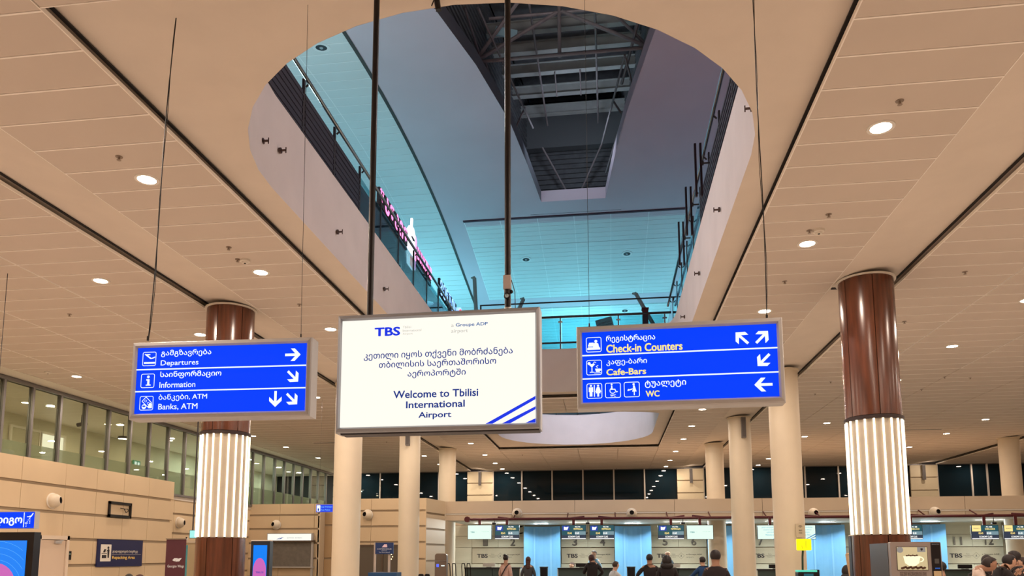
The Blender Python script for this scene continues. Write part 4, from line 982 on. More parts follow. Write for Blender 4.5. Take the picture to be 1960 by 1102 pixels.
# small blue sign by the left column
p0 = at(605, 965, 'Y', 16.5); p1 = at(637, 980, 'Y', 16.5)
t = thing('hanging_sign', 'small blue lit sign with a white pictogram beside the first cream column', 'sign', (p0.x, 16.5, p1.z)); W = p1.x-p0.x; H = p0.z-p1.z
B().box(0, W, 0, .06, 0, H).obj('case', alu_m, t); B().box(.008, W-.002, -.004, 0, .008, H-.008).obj('face', signblue2, t)
B().rbox(.02, .105, .02, H-.02, -.008, -.004, .012).obj('pictogram', signwhite, t); B().rbox(.045, .08, .035, H*.5, -.011, -.008, .008).obj('pictogram_bag', logo_b, t)
text('სად პოლიცია', t, mat('sky_text', (.2, .6, 1), .3, emit=1), .12, W-.01, H*.55, H*.78, -.006, .02); text('Tax Police', t, MATS['sky_text'], .12, W*.85, H*.22, H*.4, -.006)
B().tube((.06, .03, H), (.06, .03, ZC-p1.z), .002, 6).tube((W-.02, .03, H), (W-.02, .03, ZC-p1.z), .002, 6).obj('suspension_wire', dark_m, t)

# ------------------------------------------------------------------ blue exit sign and LED wall at the left edge
p0 = at(-60, 979, 'Y', 8.4); p1 = at(65, 1010, 'Y', 8.4)
t = thing('hanging_sign', 'blue lit sign with white Georgian letters and dotted arrow at the left edge', 'sign', (p0.x, 8.4, p1.z)); W = p1.x-p0.x; H = p0.z-p1.z-.01
B().box(0, W, .0, .08, -.008, H+.008).obj('case', alu_m, t); B().box(.0, W-.004, -.004, 0, 0, H).obj('face', signblue, t)
text('სტენდიგო', t, signwhite, W*.03, W*.825, H*.14, H*.80, -.006, .045); B().box(W*.842, W*.851, -.007, -.004, H*.05, H*.97).obj('divider', signwhite, t)
b = B()
for k in range(6): b.box(W*(.935+.0)-.005, W*.935+.005, -.007, -.004, H*(.28+.09*k), H*(.32+.09*k))
for k in range(5): b.box(W*(.885+.013*k)-.004, W*(.885+.013*k)+.004, -.007, -.004, H*(.30+.09*k), H*(.34+.09*k))
b.box(W*.865, W*.905, -.007, -.004, H*.28, H*.33); b.box(W*.885-.004, W*.885+.004, -.007, -.004, H*.08, H*.12); b.box(W*.885-.004, W*.885+.004, -.007, -.004, H*.17, H*.21)
b.box(W*.892, W*.945, -.007, -.004, H*.68, H*.73); b.prism([(W*.94, H*.70), (W*.955, H*.70), (W*.985, H*.92), (W*.97, H*.92)], -.007, -.004)
b.obj('stairs_symbol', signwhite, t)
B().tube((W*.03, .04, H), (W*.03, .04, ZC-p1.z), .004, 6).tube((W*.25, .04, H), (W*.25, .04, ZC-p1.z), .004, 6).obj('suspension_wire', dark_m, t)
p1 = at(66, 1018, 'Y', 9.0); px_in = at(52, 1034, 'Y', 9.0)
t = thing('advertising_display', 'large black framed display with blue and pink picture at the left edge', 'display', (p1.x, 9.0, 0)); H = p1.z
B().box(-1.1, 0, 0, .12, .1, H).obj('frame', black_m, t); B().box(-1.15, .02, -.1, .22, 0, .1).obj('foot', black_m, t)
xi = px_in.x-p1.x; zi = px_in.z
sky = mat('display_blue', (.0, .22, .95), .2, emit=.95); pk = mat('display_pink', (.62, .14, .52), .2, emit=.9); ln = mat('display_line', (.12, .55, 1), .2, emit=1)
B().box(-1.02, xi, -.005, 0, .2, zi).obj('picture', sky, t)
cxp = xi-.42; R_ = .30; czp = zi-.65
B().prism([(cxp+R_*cos(a), czp+.06+R_*sin(a)) for a in [2*pi*i/30 for i in range(30)]], -.008, -.005).obj('pink_circle', pk, t)
for rr in (.40, .48, .56, .64):
    b = B(); 
    for i in range(40):
        a0, a1 = 2*pi*i/40, 2*pi*(i+1)/40; P_ = [(cxp+rr*cos(a0), czp+rr*sin(a0)), (cxp+rr*cos(a1), czp+rr*sin(a1)), (cxp+(rr+.003)*cos(a1), czp+(rr+.003)*sin(a1)), (cxp+(rr+.003)*cos(a0), czp+(rr+.003)*sin(a0))]
        if all(-1.02 < q[0] < xi-.005 and .2 < q[1] < zi-.005 for q in P_): b.add([(q[0], -.0085, q[1]) for q in P_], [(0, 1, 2, 3)])
    b.obj('ring_line', ln, t)
# slim kiosk display right of the left clad column, and a second behind the right clad column
def slim_display(x0, x1, ztop, Y, label, rot=0):
    W = (x1-x0); t = thing('advertising_display', label, 'display', (x0, Y, 0), rot)
    B().rbox(0, W, .08, ztop, 0, .12, .015).obj('housing', mat('kiosk_navy', (.015, .02, .035), .35), t); B().box(-.05, W+.05, -.12, .24, 0, .08).obj('foot', black_m, t)
    B().box(W*.14, W*.86, -.004, 0, .7, ztop-.07).obj('picture', sky, t)
    c = W*.5; cz = ztop-.5; P_ = [(W*.15, .8), (W*.85, .8)]+[(c+W*.34*cos(a), cz+.22*sin(a)) for a in [pi*i/14 for i in range(15)]]
    B().prism(P_, -.008, -.004).obj('pink_hill', pk, t); text('TBILISI', t, logo_b, W*.3, W*.72, ztop-.53, ztop-.50, -.010, .02)
    B().box(0, W, -.005, .1, ztop, ztop+.015).obj('top_lamps', white_m, t)
p0 = at(481, 1035, 'Y', 12); p1 = at(517, 1035, 'Y', 12); slim_display(p0.x, p1.x, p0.z, 12, 'slim navy advertising kiosk with pink hill, right of the left clad column')
p0 = at(1628, 1028, 'Y', 12); p1 = at(1664, 1028, 'Y', 12); slim_display(p0.x, p1.x, p0.z+.02, 12, 'slim advertising display half hidden behind the right clad column')
# small lit monitor left of the left clad column
p0 = at(363, 1014, 'Y', 15); p1 = at(386, 1030, 'Y', 15)
t = thing('hanging_monitor', 'small bright turquoise monitor left of the left clad column', 'monitor', (p0.x, 15, p1.z)); W = p1.x-p0.x; H = p0.z-p1.z
B().box(0, W, 0, .04, 0, H).obj('housing', black_m, t); B().tube((.06, .02, H), (.06, .02, ZC-p1.z), .015, 8).obj('ceiling_stem', dark_m, t); B().box(.01, W-.005, -.004, 0, .01, H-.01).obj('display', mat('turquoise_glow', (.35, .85, .82), .3, emit=1), t)
# Repacking sign
p0 = at(186, 1032, 'X', XN+.005); p1 = at(269, 1083, 'X', XN+.005); pt = at(269, 1034, 'X', XN+.005)
t = thing('repacking_sign', 'navy wall sign reading Repacking Area on the left wall', 'sign', (XN+.004, p0.y, 0)); L = p1.y-p0.y; z1 = (p0.z+pt.z)/2; z0 = p1.z
R9 = Matrix.Rotation(pi/2, 4, 'Z')
B().box(0, L, -.03, 0, z0, z1, M=R9).obj('plate', mat('sign_navy', (.008, .012, .075), .4), t); H = z1-z0
pw = mat('print_cream', (.80, .76, .68), .5); py_ = mat('print_yellow', (.85, .58, .15), .5)
B().rbox(L*.06, L*.28, z0+H*.2, z0+H*.82, -.034, -.03, .01, M=R9).obj('pictogram_field', pw, t)
b = B(); b.prism([(L*.09, z0+H*.32), (L*.18, z0+H*.32), (L*.18, z0+H*.43), (L*.09, z0+H*.43)], -.038, -.034, M=R9); b.prism([(L*.08, z0+H*.48), (L*.19, z0+H*.48), (L*.19, z0+H*.50), (L*.08, z0+H*.50)], -.038, -.034, M=R9)
b.prism([(L*.11, z0+H*.53), (L*.15, z0+H*.53), (L*.17, z0+H*.64), (L*.13, z0+H*.64)], -.038, -.034, M=R9)
b.prism([(L*.21, z0+H*.33), (L*.235, z0+H*.33), (L*.24, z0+H*.62), (L*.22, z0+H*.66), (L*.17, z0+H*.56), (L*.20, z0+H*.58)], -.038, -.034, M=R9); b.prism([(L*.215+.03*cos(a), z0+H*.70+.03*sin(a)) for a in [pi*i/5 for i in range(10)]], -.038, -.034, M=R9)
b.obj('pictogram', ink, t)
text('გადაფუთვის სივრცე', t, pw, L*.31, L*.88, z0+H*.50, z0+H*.62, -.034, .02, M=R9); B().box(L*.30, L*.96, -.036, -.032, z0+H*.44, z0+H*.447, M=R9).obj('rule', pw, t)
text('Repacking Area', t, py_, L*.31, L*.82, z0+H*.25, z0+H*.40, -.034, .03, M=R9)
# roll-up banner
p0 = at(319, 1030, 'Y', 12.5); p1 = at(357, 1027, 'Y', 12.5)
t = thing('roll_up_banner', 'plum roll-up banner reading Georgian Wings before the left wall', 'banner', (p0.x, 12.5, 0)); W = p1.x-p0.x
B().box(0, W, 0, .004, .08, p0.z-.01).obj('sheet', mat('banner_plum', (.085, .018, .030), .6, noise=.05), t); B().box(-.01, W+.01, -.01, .015, p0.z-.02, p0.z).obj('top_rail', chrome_m, t); B().box(-.02, W+.02, -.06, .06, 0, .08).obj('base', alu_m, t)
B().box(W+.0, W+.03, .004, .01, .08, p0.z-.12).obj('teal_edge', mat('teal_cloth', (.05, .25, .28), .5), t); B().sphere((W, 0, p0.z+.01), .015, 8, 6).obj('rail_knob', black_m, t)
zt_ = p0.z; e1 = mat('emblem_white', (.75, .8, .85), .5)
B().prism([(W*.35, zt_-.38), (W*.45, zt_-.345), (W*.62, zt_-.345), (W*.52, zt_-.385), (W*.45, zt_-.40)], -.004, 0).prism([(W*.55, zt_-.36), (W*.82, zt_-.34), (W*.70, zt_-.40), (W*.50, zt_-.405)], -.004, 0).obj('wing_emblem', e1, t)
text('Georgian Wings', t, e1, W*.12, W*.95, zt_-.52, zt_-.46, -.003, .01)
# brown recess door right of the banner
d = sempty('door_6', (XG+.06, 19.9, 0)); B().box(-.01, .03, 0, .9, 0, 1.98).obj('door_leaf', mat('door_tan', (.50, .38, .22), .5), d); B().box(-.01, .05, -.07, 0, 0, 2.05).box(-.01, .05, .9, .97, 0, 2.05).box(-.01, .05, -.07, .97, 1.98, 2.05).obj('door_frame', panelb_m, d)

# ------------------------------------------------------------------ the big signs
def lightbox_frame(t, W, H, dep, iw, ih, fm, back=True):
    """bevelled frame: front lip to inner panel"""
    b = B(); w2, h2, a2, c2 = W/2, H/2, iw/2, ih/2
    o_ = [(-w2, h2), (w2, h2), (w2, -h2), (-w2, -h2)]; i_ = [(-a2, c2), (a2, c2), (a2, -c2), (-a2, -c2)]
    names = ('frame_top', 'frame_right', 'frame_bottom', 'frame_left')
    for k in range(4):
        k2 = (k+1) % 4; O0, O1, I0, I1 = o_[k], o_[k2], i_[k], i_[k2]
        mid = lambda o, i, u: (o[0]+(i[0]-o[0])*u, o[1]+(i[1]-o[1])*u)
        prof = [(0, dep), (0, .012), (.18, .0), (.7, -.006), (1, .008), (1, .03)]
        bb = B(); vs = []
        for u, y in prof:
            a, c = mid(O0, I0, u), mid(O1, I1, u); vs += [(a[0], y, a[1]), (c[0], y, c[1])]
        bb.add(vs, [(2*j, 2*j+1, 2*j+3, 2*j+2) for j in range(len(prof)-1)]); bb.obj(names[k], fm, t)
    B().box(-w2+.002, w2-.002, dep-.004, dep, -h2+.002, h2-.002).obj('back_plate', fm, t)
def icon_frame(b, x, z, s, y=-.002, th=.004, r=.012):
    # rounded square outline, as segments
    pts = []
    for (cx, cz, a0) in ((x+s-r, z+s-r, 0), (x+r, z+s-r, pi/2), (x+r, z+r, pi), (x+s-r, z+r, 1.5*pi)):
        for i in range(5): a = a0+pi/2*i/4; pts.append(((cx+r*cos(a), cz+r*sin(a)), (cx+(r-th)*cos(a), cz+(r-th)*sin(a))))
    n = len(pts)
    for i in range(n):
        (o1, i1), (o2, i2) = pts[i], pts[(i+1) % n]
        b.add([(o1[0], y, o1[1]), (o2[0], y, o2[1]), (i2[0], y, i2[1]), (i1[0], y, i1[1])], [(0, 1, 2, 3)])
def poly(b, pts, y=-.002): b.add([(p[0], y, p[1]) for p in pts], [tuple(range(len(pts)))])
def disc(b, cx, cz, r, y=-.002, n=14, sx=1): poly(b, [(cx+sx*r*cos(2*pi*i/n), cz+r*sin(2*pi*i/n)) for i in range(n)], y)
def arrow(b, cx, cz, ang, s, y=-.002):
    """white arrow pointing at ang; s = length"""
    c, s_ = cos(ang), sin(ang)
    def T(u, v): return (cx+(u*c-v*s_)*s, cz+(u*s_+v*c)*s)
    poly(b, [T(-.5, .08), (T(.22, .08)), T(.22, -.08), T(-.5, -.08)], y)
    poly(b, [T(.5, 0), T(.12, .40), T(-.14, .40), T(.22, .0)], y); poly(b, [T(.5, 0), T(.22, 0), T(-.14, -.40), T(.12, -.40)], y)
SW, SH, IW, IH = 1.2, .507, 1.132, .433
def big_sign(label, loc, rot, name='hanging_sign'):
    t = thing(name, label, 'sign', loc, rot); lightbox_frame(t, SW, SH, .12, IW, IH, alu_m)
    B().box(-IW/2, IW/2, .01, .014, -IH/2, IH/2).obj('face', signblue, t)
    for u in (1/3, 2/3): B().box(-IW/2, IW/2, .004, .0095, IH/2-IH*u-.0035, IH/2-IH*u+.0035).obj('divider', signwhite, t)
    return t
yb_ = .008
# crop pixel -> local, by the measured corners of the inner panel
def mapper(TL, TR, BR, BL):
    def f(x, y):
        u = v = .5
        for _ in range(20):
            X = (1-u)*(1-v)*TL[0]+u*(1-v)*TR[0]+u*v*BR[0]+(1-u)*v*BL[0]; Y = (1-u)*(1-v)*TL[1]+u*(1-v)*TR[1]+u*v*BR[1]+(1-u)*v*BL[1]
            du = (x-X)/(TR[0]-TL[0]); dv = (y-Y)/(BL[1]-TL[1]); u += du; v += dv
        return u, v
    return f
def put_text(t, s, m, f, x0, x1, y0, y1, iw, ih, bold=0):
    """box given by left x, right x and top/bottom y at its middle, as on the sign panel"""
    ua, va = f((x0+x1)/2, y0); ub, vb = f((x0+x1)/2, y1); u0, _ = f(x0, (y0+y1)/2); u1, _ = f(x1, (y0+y1)/2)
    return text(s, t, m, (u0-.5)*iw, (u1-.5)*iw, (.5-vb)*ih, (.5-va)*ih, yb_-.002, bold)
# left sign
t = big_sign('long blue lit sign reading Departures, Information, Banks ATM, left of the screen', (-2.44, 4.446, 2.723), radians(1.6))
f = mapper((112, 178), (1775, 125), (1760, 790), (72, 828))
L_ = lambda x, y: (lambda q: ((q[0]-.5)*IW, (.5-q[1])*IH))(f(x, y))
put_text(t, 'გამგზავრება', signwhite, f, 347, 845, 190, 262, IW, IH, .02); put_text(t, 'Departures', signwhite, f, 342, 718, 295, 362, IW, IH, .010)
put_text(t, 'საინფორმაციო', signwhite, f, 338, 945, 402, 475, IW, IH, .022); put_text(t, 'Information', signwhite, f, 330, 688, 510, 568, IW, IH, .008)
put_text(t, 'ბანკები, ATM', signwhite, f, 322, 805, 630, 700, IW, IH, .01); put_text(t, 'Banks, ATM', signwhite, f, 318, 710, 725, 790, IW, IH, .012)
arr = 0
for (x, y, a, s) in ((1642, 243, 0, .102), (1645, 458, -pi/4, .098), (1476, 680, -pi/2, .102), (1637, 680, -pi/4, .098)):
    q = L_(x, y); arr = B(); arrow(arr, q[0], q[1], a, s, .006); arr.obj('arrow', signwhite, t)
for (x, y) in ((155, 358), (138, 575), (125, 795)): q = L_(x, y); ic = B(); icon_frame(ic, q[0], q[1], .093, .006); ic.obj('pictogram_frame', signwhite, t)
pi1 = B(); q = L_(160, 352); x0, z0 = q; U = .093
P = lambda u, v: (x0+u*U, z0+v*U)
poly(pi1, [P(.08, .12), P(.9, .12), P(.9, .24), P(.08, .24)], .006)                              # runway
poly(pi1, [P(.1, .78), P(.18, .82), P(.62, .52), P(.88, .62), P(.9, .56), P(.72, .46), P(.55, .44)], .006); poly(pi1, [P(.12, .80), P(.5, .80), P(.55, .74), P(.3, .68)], .0055)
pi1.obj('departure_pictogram', signwhite, t); pi1 = B(); q = L_(143, 572); x0, z0 = q
disc(pi1, x0+.5*U, z0+.76*U, .1*U, .006); poly(pi1, [P(.36, .6), P(.6, .6), P(.6, .5), P(.36, .5)], .006); poly(pi1, [P(.44, .56), P(.6, .56), P(.6, .2), P(.44, .2)], .0058); poly(pi1, [P(.34, .22), P(.7, .22), P(.7, .14), P(.34, .14)], .006)
pi1.obj('information_pictogram', signwhite, t); pi1 = B(); q = L_(130, 792); x0, z0 = q
for (a, b_, c, d) in ((.15, .62, .45, .9), (.42, .9, .82, .38)): pass
notes = [P(.14, .62), P(.42, .92), P(.84, .5), P(.58, .2)]
for k in range(4):
    a, b_ = Vector(notes[k]), Vector(notes[(k+1) % 4]); nn = (b_-a).normalized(); nn = Vector((-nn.y, nn.x))*.0022
    poly(pi1, [a+nn, b_+nn, b_-nn, a-nn], .006)
for (u, v, r) in ((.4, .64, .09), (.6, .46, .09)):
    for k in range(10):
        a0, a1 = 2*pi*k/10, 2*pi*(k+1)/10; poly(pi1, [P(u+r*cos(a0), v+r*sin(a0)), P(u+r*cos(a1), v+r*sin(a1)), P(u+.7*r*cos(a1), v+.7*r*sin(a1)), P(u+.7*r*cos(a0), v+.7*r*sin(a0))], .006)
poly(pi1, [P(.62, .12), P(.88, .12), P(.88, .42), P(.76, .5), P(.66, .42), P(.6, .3)], .0055); disc(pi1, x0+.3*U, z0+.24*U, .17*U, .006)
pi1.obj('bank_pictogram', signwhite, t); b = B(); b.add([(x0+.3*U+.12*U*cos(a), .0052, z0+.27*U+.06*U*sin(a)) for a in [2*pi*i/12 for i in range(12)]], [tuple(range(12))]); b.obj('coin_hollow', signblue, t)
# right sign
t = big_sign('long blue lit sign reading Check-in Counters, Cafe-Bars, WC, right of the screen', (.424, 4.483, 2.731), radians(-1.5))
f = mapper((105, 205), (1805, 125), (1838, 768), (115, 820))
put_text(t, 'რეგისტრაცია', signwhite, f, 323, 762, 222, 290, IW, IH, .02); put_text(t, 'Check-in Counters', signyel, f, 325, 1003, 298, 372, IW, IH, .035)
put_text(t, 'კაფე-ბარი', signwhite, f, 327, 690, 432, 495, IW, IH, .015); put_text(t, 'Cafe-Bars', signyel, f, 327, 683, 520, 578, IW, IH, .035)
put_text(t, 'ტუალეტი', signwhite, f, 672, 1036, 622, 688, IW, IH, .02); put_text(t, 'WC', signyel, f, 680, 802, 715, 770, IW, IH, .035)
arr = 0
for (x, y, a, s) in ((1514, 253, pi*.75, .098), (1686, 245, pi*.25, .098), (1700, 450, -pi*.75, .098), (1700, 665, pi, .102)):
    q = L_(x, y); arr = B(); arrow(arr, q[0], q[1], a, s, .006); arr.obj('arrow', signwhite, t)
for (x, y) in ((143, 382), (147, 583), (150, 787), (318, 782), (487, 775)): q = L_(x, y); ic = B(); icon_frame(ic, q[0], q[1], .093, .006); ic.obj('pictogram_frame', signwhite, t)
b = B()
x0, z0 = L_(143, 382)
poly(b, [P(.08, .16), P(.92, .16), P(.92, .26), P(.86, .34), P(.14, .34), P(.08, .26)], .006); poly(b, [P(.14, .38), P(.5, .38), P(.5, .52), P(.14, .52)], .006); poly(b, [P(.18, .52), P(.5, .52), P(.5, .64), P(.2, .64)], .0058); poly(b, [P(.46, .34), P(.84, .34), P(.8, .56), P(.7, .62), P(.56, .62), P(.48, .54)], .0056); disc(b, x0+.64*U, z0+.72*U, .1*U, .006)
b.obj('check_in_pictogram', signwhite, t); b = B(); x0, z0 = L_(147, 583)
poly(b, [P(.12, .74), P(.58, .74), P(.36, .5)], .006); poly(b, [P(.33, .52), P(.39, .52), P(.39, .22), P(.33, .22)], .006); poly(b, [P(.22, .22), P(.5, .22), P(.5, .17), P(.22, .17)], .006); disc(b, x0+.18*U, z0+.78*U, .1*U, .006)
poly(b, [P(.38, .72), P(.52, .9), P(.64, .84), P(.62, .8), P(.53, .85), P(.42, .7)], .0056); poly(b, [P(.56, .42), P(.9, .42), P(.86, .2), P(.62, .2)], .006); disc(b, x0+.9*U, z0+.34*U, .07*U, .006); poly(b, [P(.5, .16), P(.94, .16), P(.94, .12), P(.5, .12)], .006); poly(b, [P(.68, .46), P(.74, .5), P(.66, .56), P(.78, .62), P(.76, .66), P(.6, .57), P(.68, .51)], .006)
b.obj('cafe_pictogram', signwhite, t); b = B(); x0, z0 = L_(150, 787)
disc(b, x0+.28*U, z0+.84*U, .07*U, .006); poly(b, [P(.14, .74), P(.42, .74), P(.42, .44), P(.37, .44), P(.37, .14), P(.19, .14), P(.19, .44), P(.14, .44)], .006); poly(b, [P(.47, .9), P(.53, .9), P(.53, .12), P(.47, .12)], .006)
disc(b, x0+.74*U, z0+.84*U, .07*U, .006); poly(b, [P(.66, .75), P(.82, .75), P(.93, .42), P(.86, .42), P(.9, .34), P(.80, .34), P(.80, .12), P(.68, .12), P(.68, .34), P(.58, .34), P(.62, .42), P(.55, .42)], .006)
b.obj('toilet_pictogram', signwhite, t); b = B(); x0, z0 = L_(318, 782)
disc(b, x0+.42*U, z0+.88*U, .06*U, .006); poly(b, [P(.38, .8), P(.46, .8), P(.48, .6), P(.64, .6), P(.72, .42), P(.8, .44), P(.8, .38), P(.68, .36), P(.6, .54), P(.38, .54)], .006)
for k in range(10):
    a0 = radians(110+k*22); a1 = a0+radians(22); r0, r1 = .20, .15; poly(b, [P(.48+r0*cos(a0), .48+r0*sin(a0)), P(.48+r0*cos(a1), .48+r0*sin(a1)), P(.48+r1*cos(a1), .48+r1*sin(a1)), P(.48+r1*cos(a0), .48+r1*sin(a0))], .0058)
text('WC', t, signwhite, x0+.32*U, x0+.68*U, z0+.08*U, z0+.24*U, .005, .04)
b.obj('wheelchair_pictogram', signwhite, t); b = B(); x0, z0 = L_(487, 775)
disc(b, x0+.62*U, z0+.84*U, .07*U, .006); poly(b, [P(.58, .76), P(.68, .76), P(.8, .36), P(.68, .36), P(.68, .12), P(.62, .12), P(.62, .36), P(.52, .36), P(.58, .56)], .006); poly(b, [P(.22, .46), P(.56, .58), P(.54, .50), P(.24, .40)], .0055); disc(b, x0+.3*U, z0+.48*U, .06*U, .006)
b.obj('changing_pictogram', signwhite, t)

# centre screen
TW, TH, TIW, TIH = 1.262, .742, 1.206, .672
t = thing('welcome_screen', 'large white lit welcome screen in a grey frame hanging on two black poles', 'screen', (-1.02, 4.40, 2.717), radians(-.5)); scr = t
lightbox_frame(t, TW, TH, .13, TIW, TIH, alug_m)
B().box(-TIW/2, TIW/2, .01, .014, -TIH/2, TIH/2).obj('display', scr_white, t)
B().box(-TW/2+.03, TW/2-.01, .02, .125, -TH/2-.008, -TH/2+.01).obj('bottom_tray', dark_m, t)
f = mapper((88, 172), (1600, 98), (1618, 958), (82, 1008))
put_text(t, 'TBS', txt_blue2, f, 350, 555, 218, 290, TIW, TIH, .05)
put_text(t, 'Tbilisi', txt_grey, f, 575, 640, 208, 226, TIW, TIH); put_text(t, 'International', txt_grey, f, 575, 722, 233, 252, TIW, TIH); put_text(t, 'Airport', txt_grey, f, 575, 655, 262, 282, TIW, TIH)
put_text(t, 'a', txt_grey, f, 957, 976, 197, 217, TIW, TIH); put_text(t, 'Groupe ADP', mat('text_mid_blue', (.0, .12, .42), .3, emit=.8), f, 992, 1240, 180, 215, TIW, TIH, .02); put_text(t, 'airport', txt_grey, f, 957, 1087, 232, 268, TIW, TIH)
put_text(t, 'კეთილი იყოს თქვენი მობრძანება', txt_blue, f, 268, 1435, 394, 464, TIW, TIH, .014)
put_text(t, 'თბილისის საერთაშორისო', txt_blue, f, 390, 1310, 471, 538, TIW, TIH, .014)
put_text(t, 'აეროპორტში', txt_blue, f, 620, 1076, 550, 614, TIW, TIH, .014)
put_text(t, 'Welcome to Tbilisi', txt_blue, f, 510, 1176, 708, 768, TIW, TIH, .026); put_text(t, 'International', txt_blue, f, 612, 1073, 792, 848, TIW, TIH, .026); put_text(t, 'Airport', txt_blue, f, 712, 970, 878, 938, TIW, TIH, .026)
b = B(); LT = lambda x, y: (lambda q: ((q[0]-.5)*TIW, (.5-q[1])*TIH))(f(x, y))
poly(b, [LT(1235, 970), LT(1290, 968), LT(1613, 778), LT(1613, 752)], .006); poly(b, [LT(1362, 966), LT(1425, 964), LT(1615, 855), LT(1615, 832)], .006); poly(b, [LT(1540, 960), LT(1617, 957), LT(1617, 924)], .006); b.obj('blue_stripes', txt_blue2, t)
# poles
for px0, px1, ya, wh in ((715.0, 708, 0, 'left'), (967, 972, 0, 'right')):
    lo = at(px1, 597, 'Y', 4.47); t = thing('suspension_pole', 'thick black pole from the ceiling to the welcome screen, %s one' % wh, 'pole', (lo.x, 4.47, lo.z-.03))
    B().tube((0, 0, .004), (0, 0, ZP-lo.z+.03), .0195, 14).obj('tube', black_m, t, True); B().lathe([(.028, ZP-lo.z+.03), (.028, ZP-lo.z+.02), (.02, ZP-lo.z+.02)], 16).obj('ceiling_flange', black_m, t, True)
    if wh == 'right':
        z1 = at(972, 531, 'Y', 4.47).z-lo.z+.03; z0 = at(972, 557, 'Y', 4.47).z-lo.z+.03
        B().rbox(-.023, .023, z0, z1, -.045, .0, .004).obj('junction_box', mat('box_grey', (.52, .44, .42), .5), t)
        B().sphere((0, -.025, z0-.04), .022, 12, 8).tube((0, -.02, z0), (0, -.02, z0-.05), .020, 12).obj('sensor_housing', black_m, t, True); B().sphere((.024, -.02, z0-.012), .012, 8, 6).obj('cable_knob', black_m, t)
        B().disk((0, -.046, z0-.045), .012, 14).obj('sensor_lens', mat('lens_pale', (.45, .6, .65), .1), t)
        B().lathe([(.024, .035), (.026, .045), (.024, .055)], 14).obj('ring', chrome_m, t, True)
        B().path([(.023, -.01, z1-.02), (.035, -.01, z1-.06), (.045, -.01, z0-.01), (.048, -.01, .02)], .0025, 6).obj('cable', black_m, t)
# suspension cables of the signs
def cable(a, c, r, label, zt_=ZP):
    t = thing('suspension_cable', label, 'cable', (c[0], c[1], c[2])); A = Vector(a)-Vector(c); pts = []
    n = 14
    for i in range(n+1):
        u = i/n; pts.append(A*u+Vector((.006*sin(7*u), .004*sin(5*u+1), 0)))
    B().path(pts, r, 6).obj('strand', black_m, t, True)
    pts2 = [p+Vector((.008*sin(9*i/n*1.3), .004, 0)) for i, p in enumerate(pts)]
    B().path(pts2, r*.6, 5).obj('power_lead', black_m, t, True)
    B().tube((0, 0, 0), (0, 0, .03), r*2.2, 8).obj('clamp', black_m, t)
a = at(318, 12, 'Z', ZP); c = at(283, 652, 'Y', 4.50); cable((a.x, 4.5, ZP), (c.x, 4.50, c.z), .0035, 'black twisted cable holding the departures sign at its left end')
c = at(576, 645, 'Y', 4.50); a = at(589, 20, 'Y', 4.5)
t = thing('suspension_cable', 'thin single wire holding the departures sign at its right end', 'cable', (c.x, 4.5, c.z)); B().tube((0, 0, 0), (a.x-c.x, 0, ZP-c.z), .0016, 6).obj('wire', black_m, t)
B().tube((0, 0, 0), (0, 0, .02), .005, 6).obj('clamp', black_m, t)
c = at(1468, 612, 'Y', 4.5); a = at(1443, 0, 'Y', 4.5); cable((a.x-.0, 4.5, ZP), (c.x, 4.5, c.z), .0030, 'black doubled cable holding the check-in sign at its right end')
c = at(1128, 625, 'Y', 4.5); a = at(1119, 0, 'Y', 4.5)
t = thing('suspension_cable', 'thin single wire holding the check-in sign at its left end', 'cable', (c.x, 4.5, c.z)); B().tube((0, 0, 0), (a.x-c.x, 0, ZP-c.z), .0014, 6).obj('wire', black_m, t); B().tube((0, 0, 0), (0, 0, .02), .005, 6).obj('clamp', black_m, t)
# small black spotlight on the rim of the oval at the top
p = at(836, 5, 'Z', ZP-.02); t = thing('spotlight', 'small black cylinder spotlight on the near rim of the oval opening', 'spotlight', p)
B().tube((0, 0, .02), (.01, .01, -.05), .02, 12).obj('body', black_m, t, True); B().tube((-.02, 0, .02), (-.035, 0, -.02), .004, 6).obj('bracket', black_m, t)

# ------------------------------------------------------------------ column with sticker, yellow sign, terminal
p0 = at(1524, 1002, 'Y', 14.84); p1 = at(1540, 1028, 'Y', 14.84)
t = thing('wifi_sticker', 'pale square notice with a wireless symbol on the right cream column', 'sign', ((p0.x+p1.x)/2, 14.85, p1.z)); W = .08; H = p0.z-p1.z
B().rbox(-W, W, 0, H, -.012, .0, .008).obj('plate', mat('sticker_beige', (.55, .47, .34), .5), t)
b = B()
for r in (.05, .034, .018):
    for k in range(8):
        a0 = radians(40+k*12.5); a1 = a0+radians(12.5); b.add([(r*cos(a0), -.014, H*.68+r*sin(a0)), (r*cos(a1), -.014, H*.68+r*sin(a1)), ((r-.006)*cos(a1), -.014, H*.68+(r-.006)*sin(a1)), ((r-.006)*cos(a0), -.014, H*.68+(r-.006)*sin(a0))], [(0, 1, 2, 3)])
b.obj('wireless_symbol', ink, t); text('Wi-Fi', t, ink, -.03, .03, H*.45, H*.56, -.014, .02); text('FREE', t, ink, -.03, .03, H*.28, H*.36, -.014)
p0 = at(1524, 1031, 'Y', 14.3); p1 = at(1553, 1053, 'Y', 14.3); ps = at(1534, 1093, 'Y', 14.3)
t = thing('yellow_sign', 'bright yellow lit sign on a thin curved stand before the cream column', 'sign', (p0.x, 14.3, 0)); W = p1.x-p0.x; H = p0.z-p1.z
yel = mat('yellow_glow', (1, .87, .0), .3, emit=1.15)
B().rbox(0, W, p1.z, p0.z, -.02, .02, .02).obj('sign_box', yel, t)
B().box(W*.62, W*.64, -.024, -.02, p1.z+.04, p0.z-.03).box(W*.34, W*.36, -.024, -.02, p1.z+.03, p1.z+.09).obj('thin_strokes', mat('olive_ink', (.35, .32, .02), .5), t)
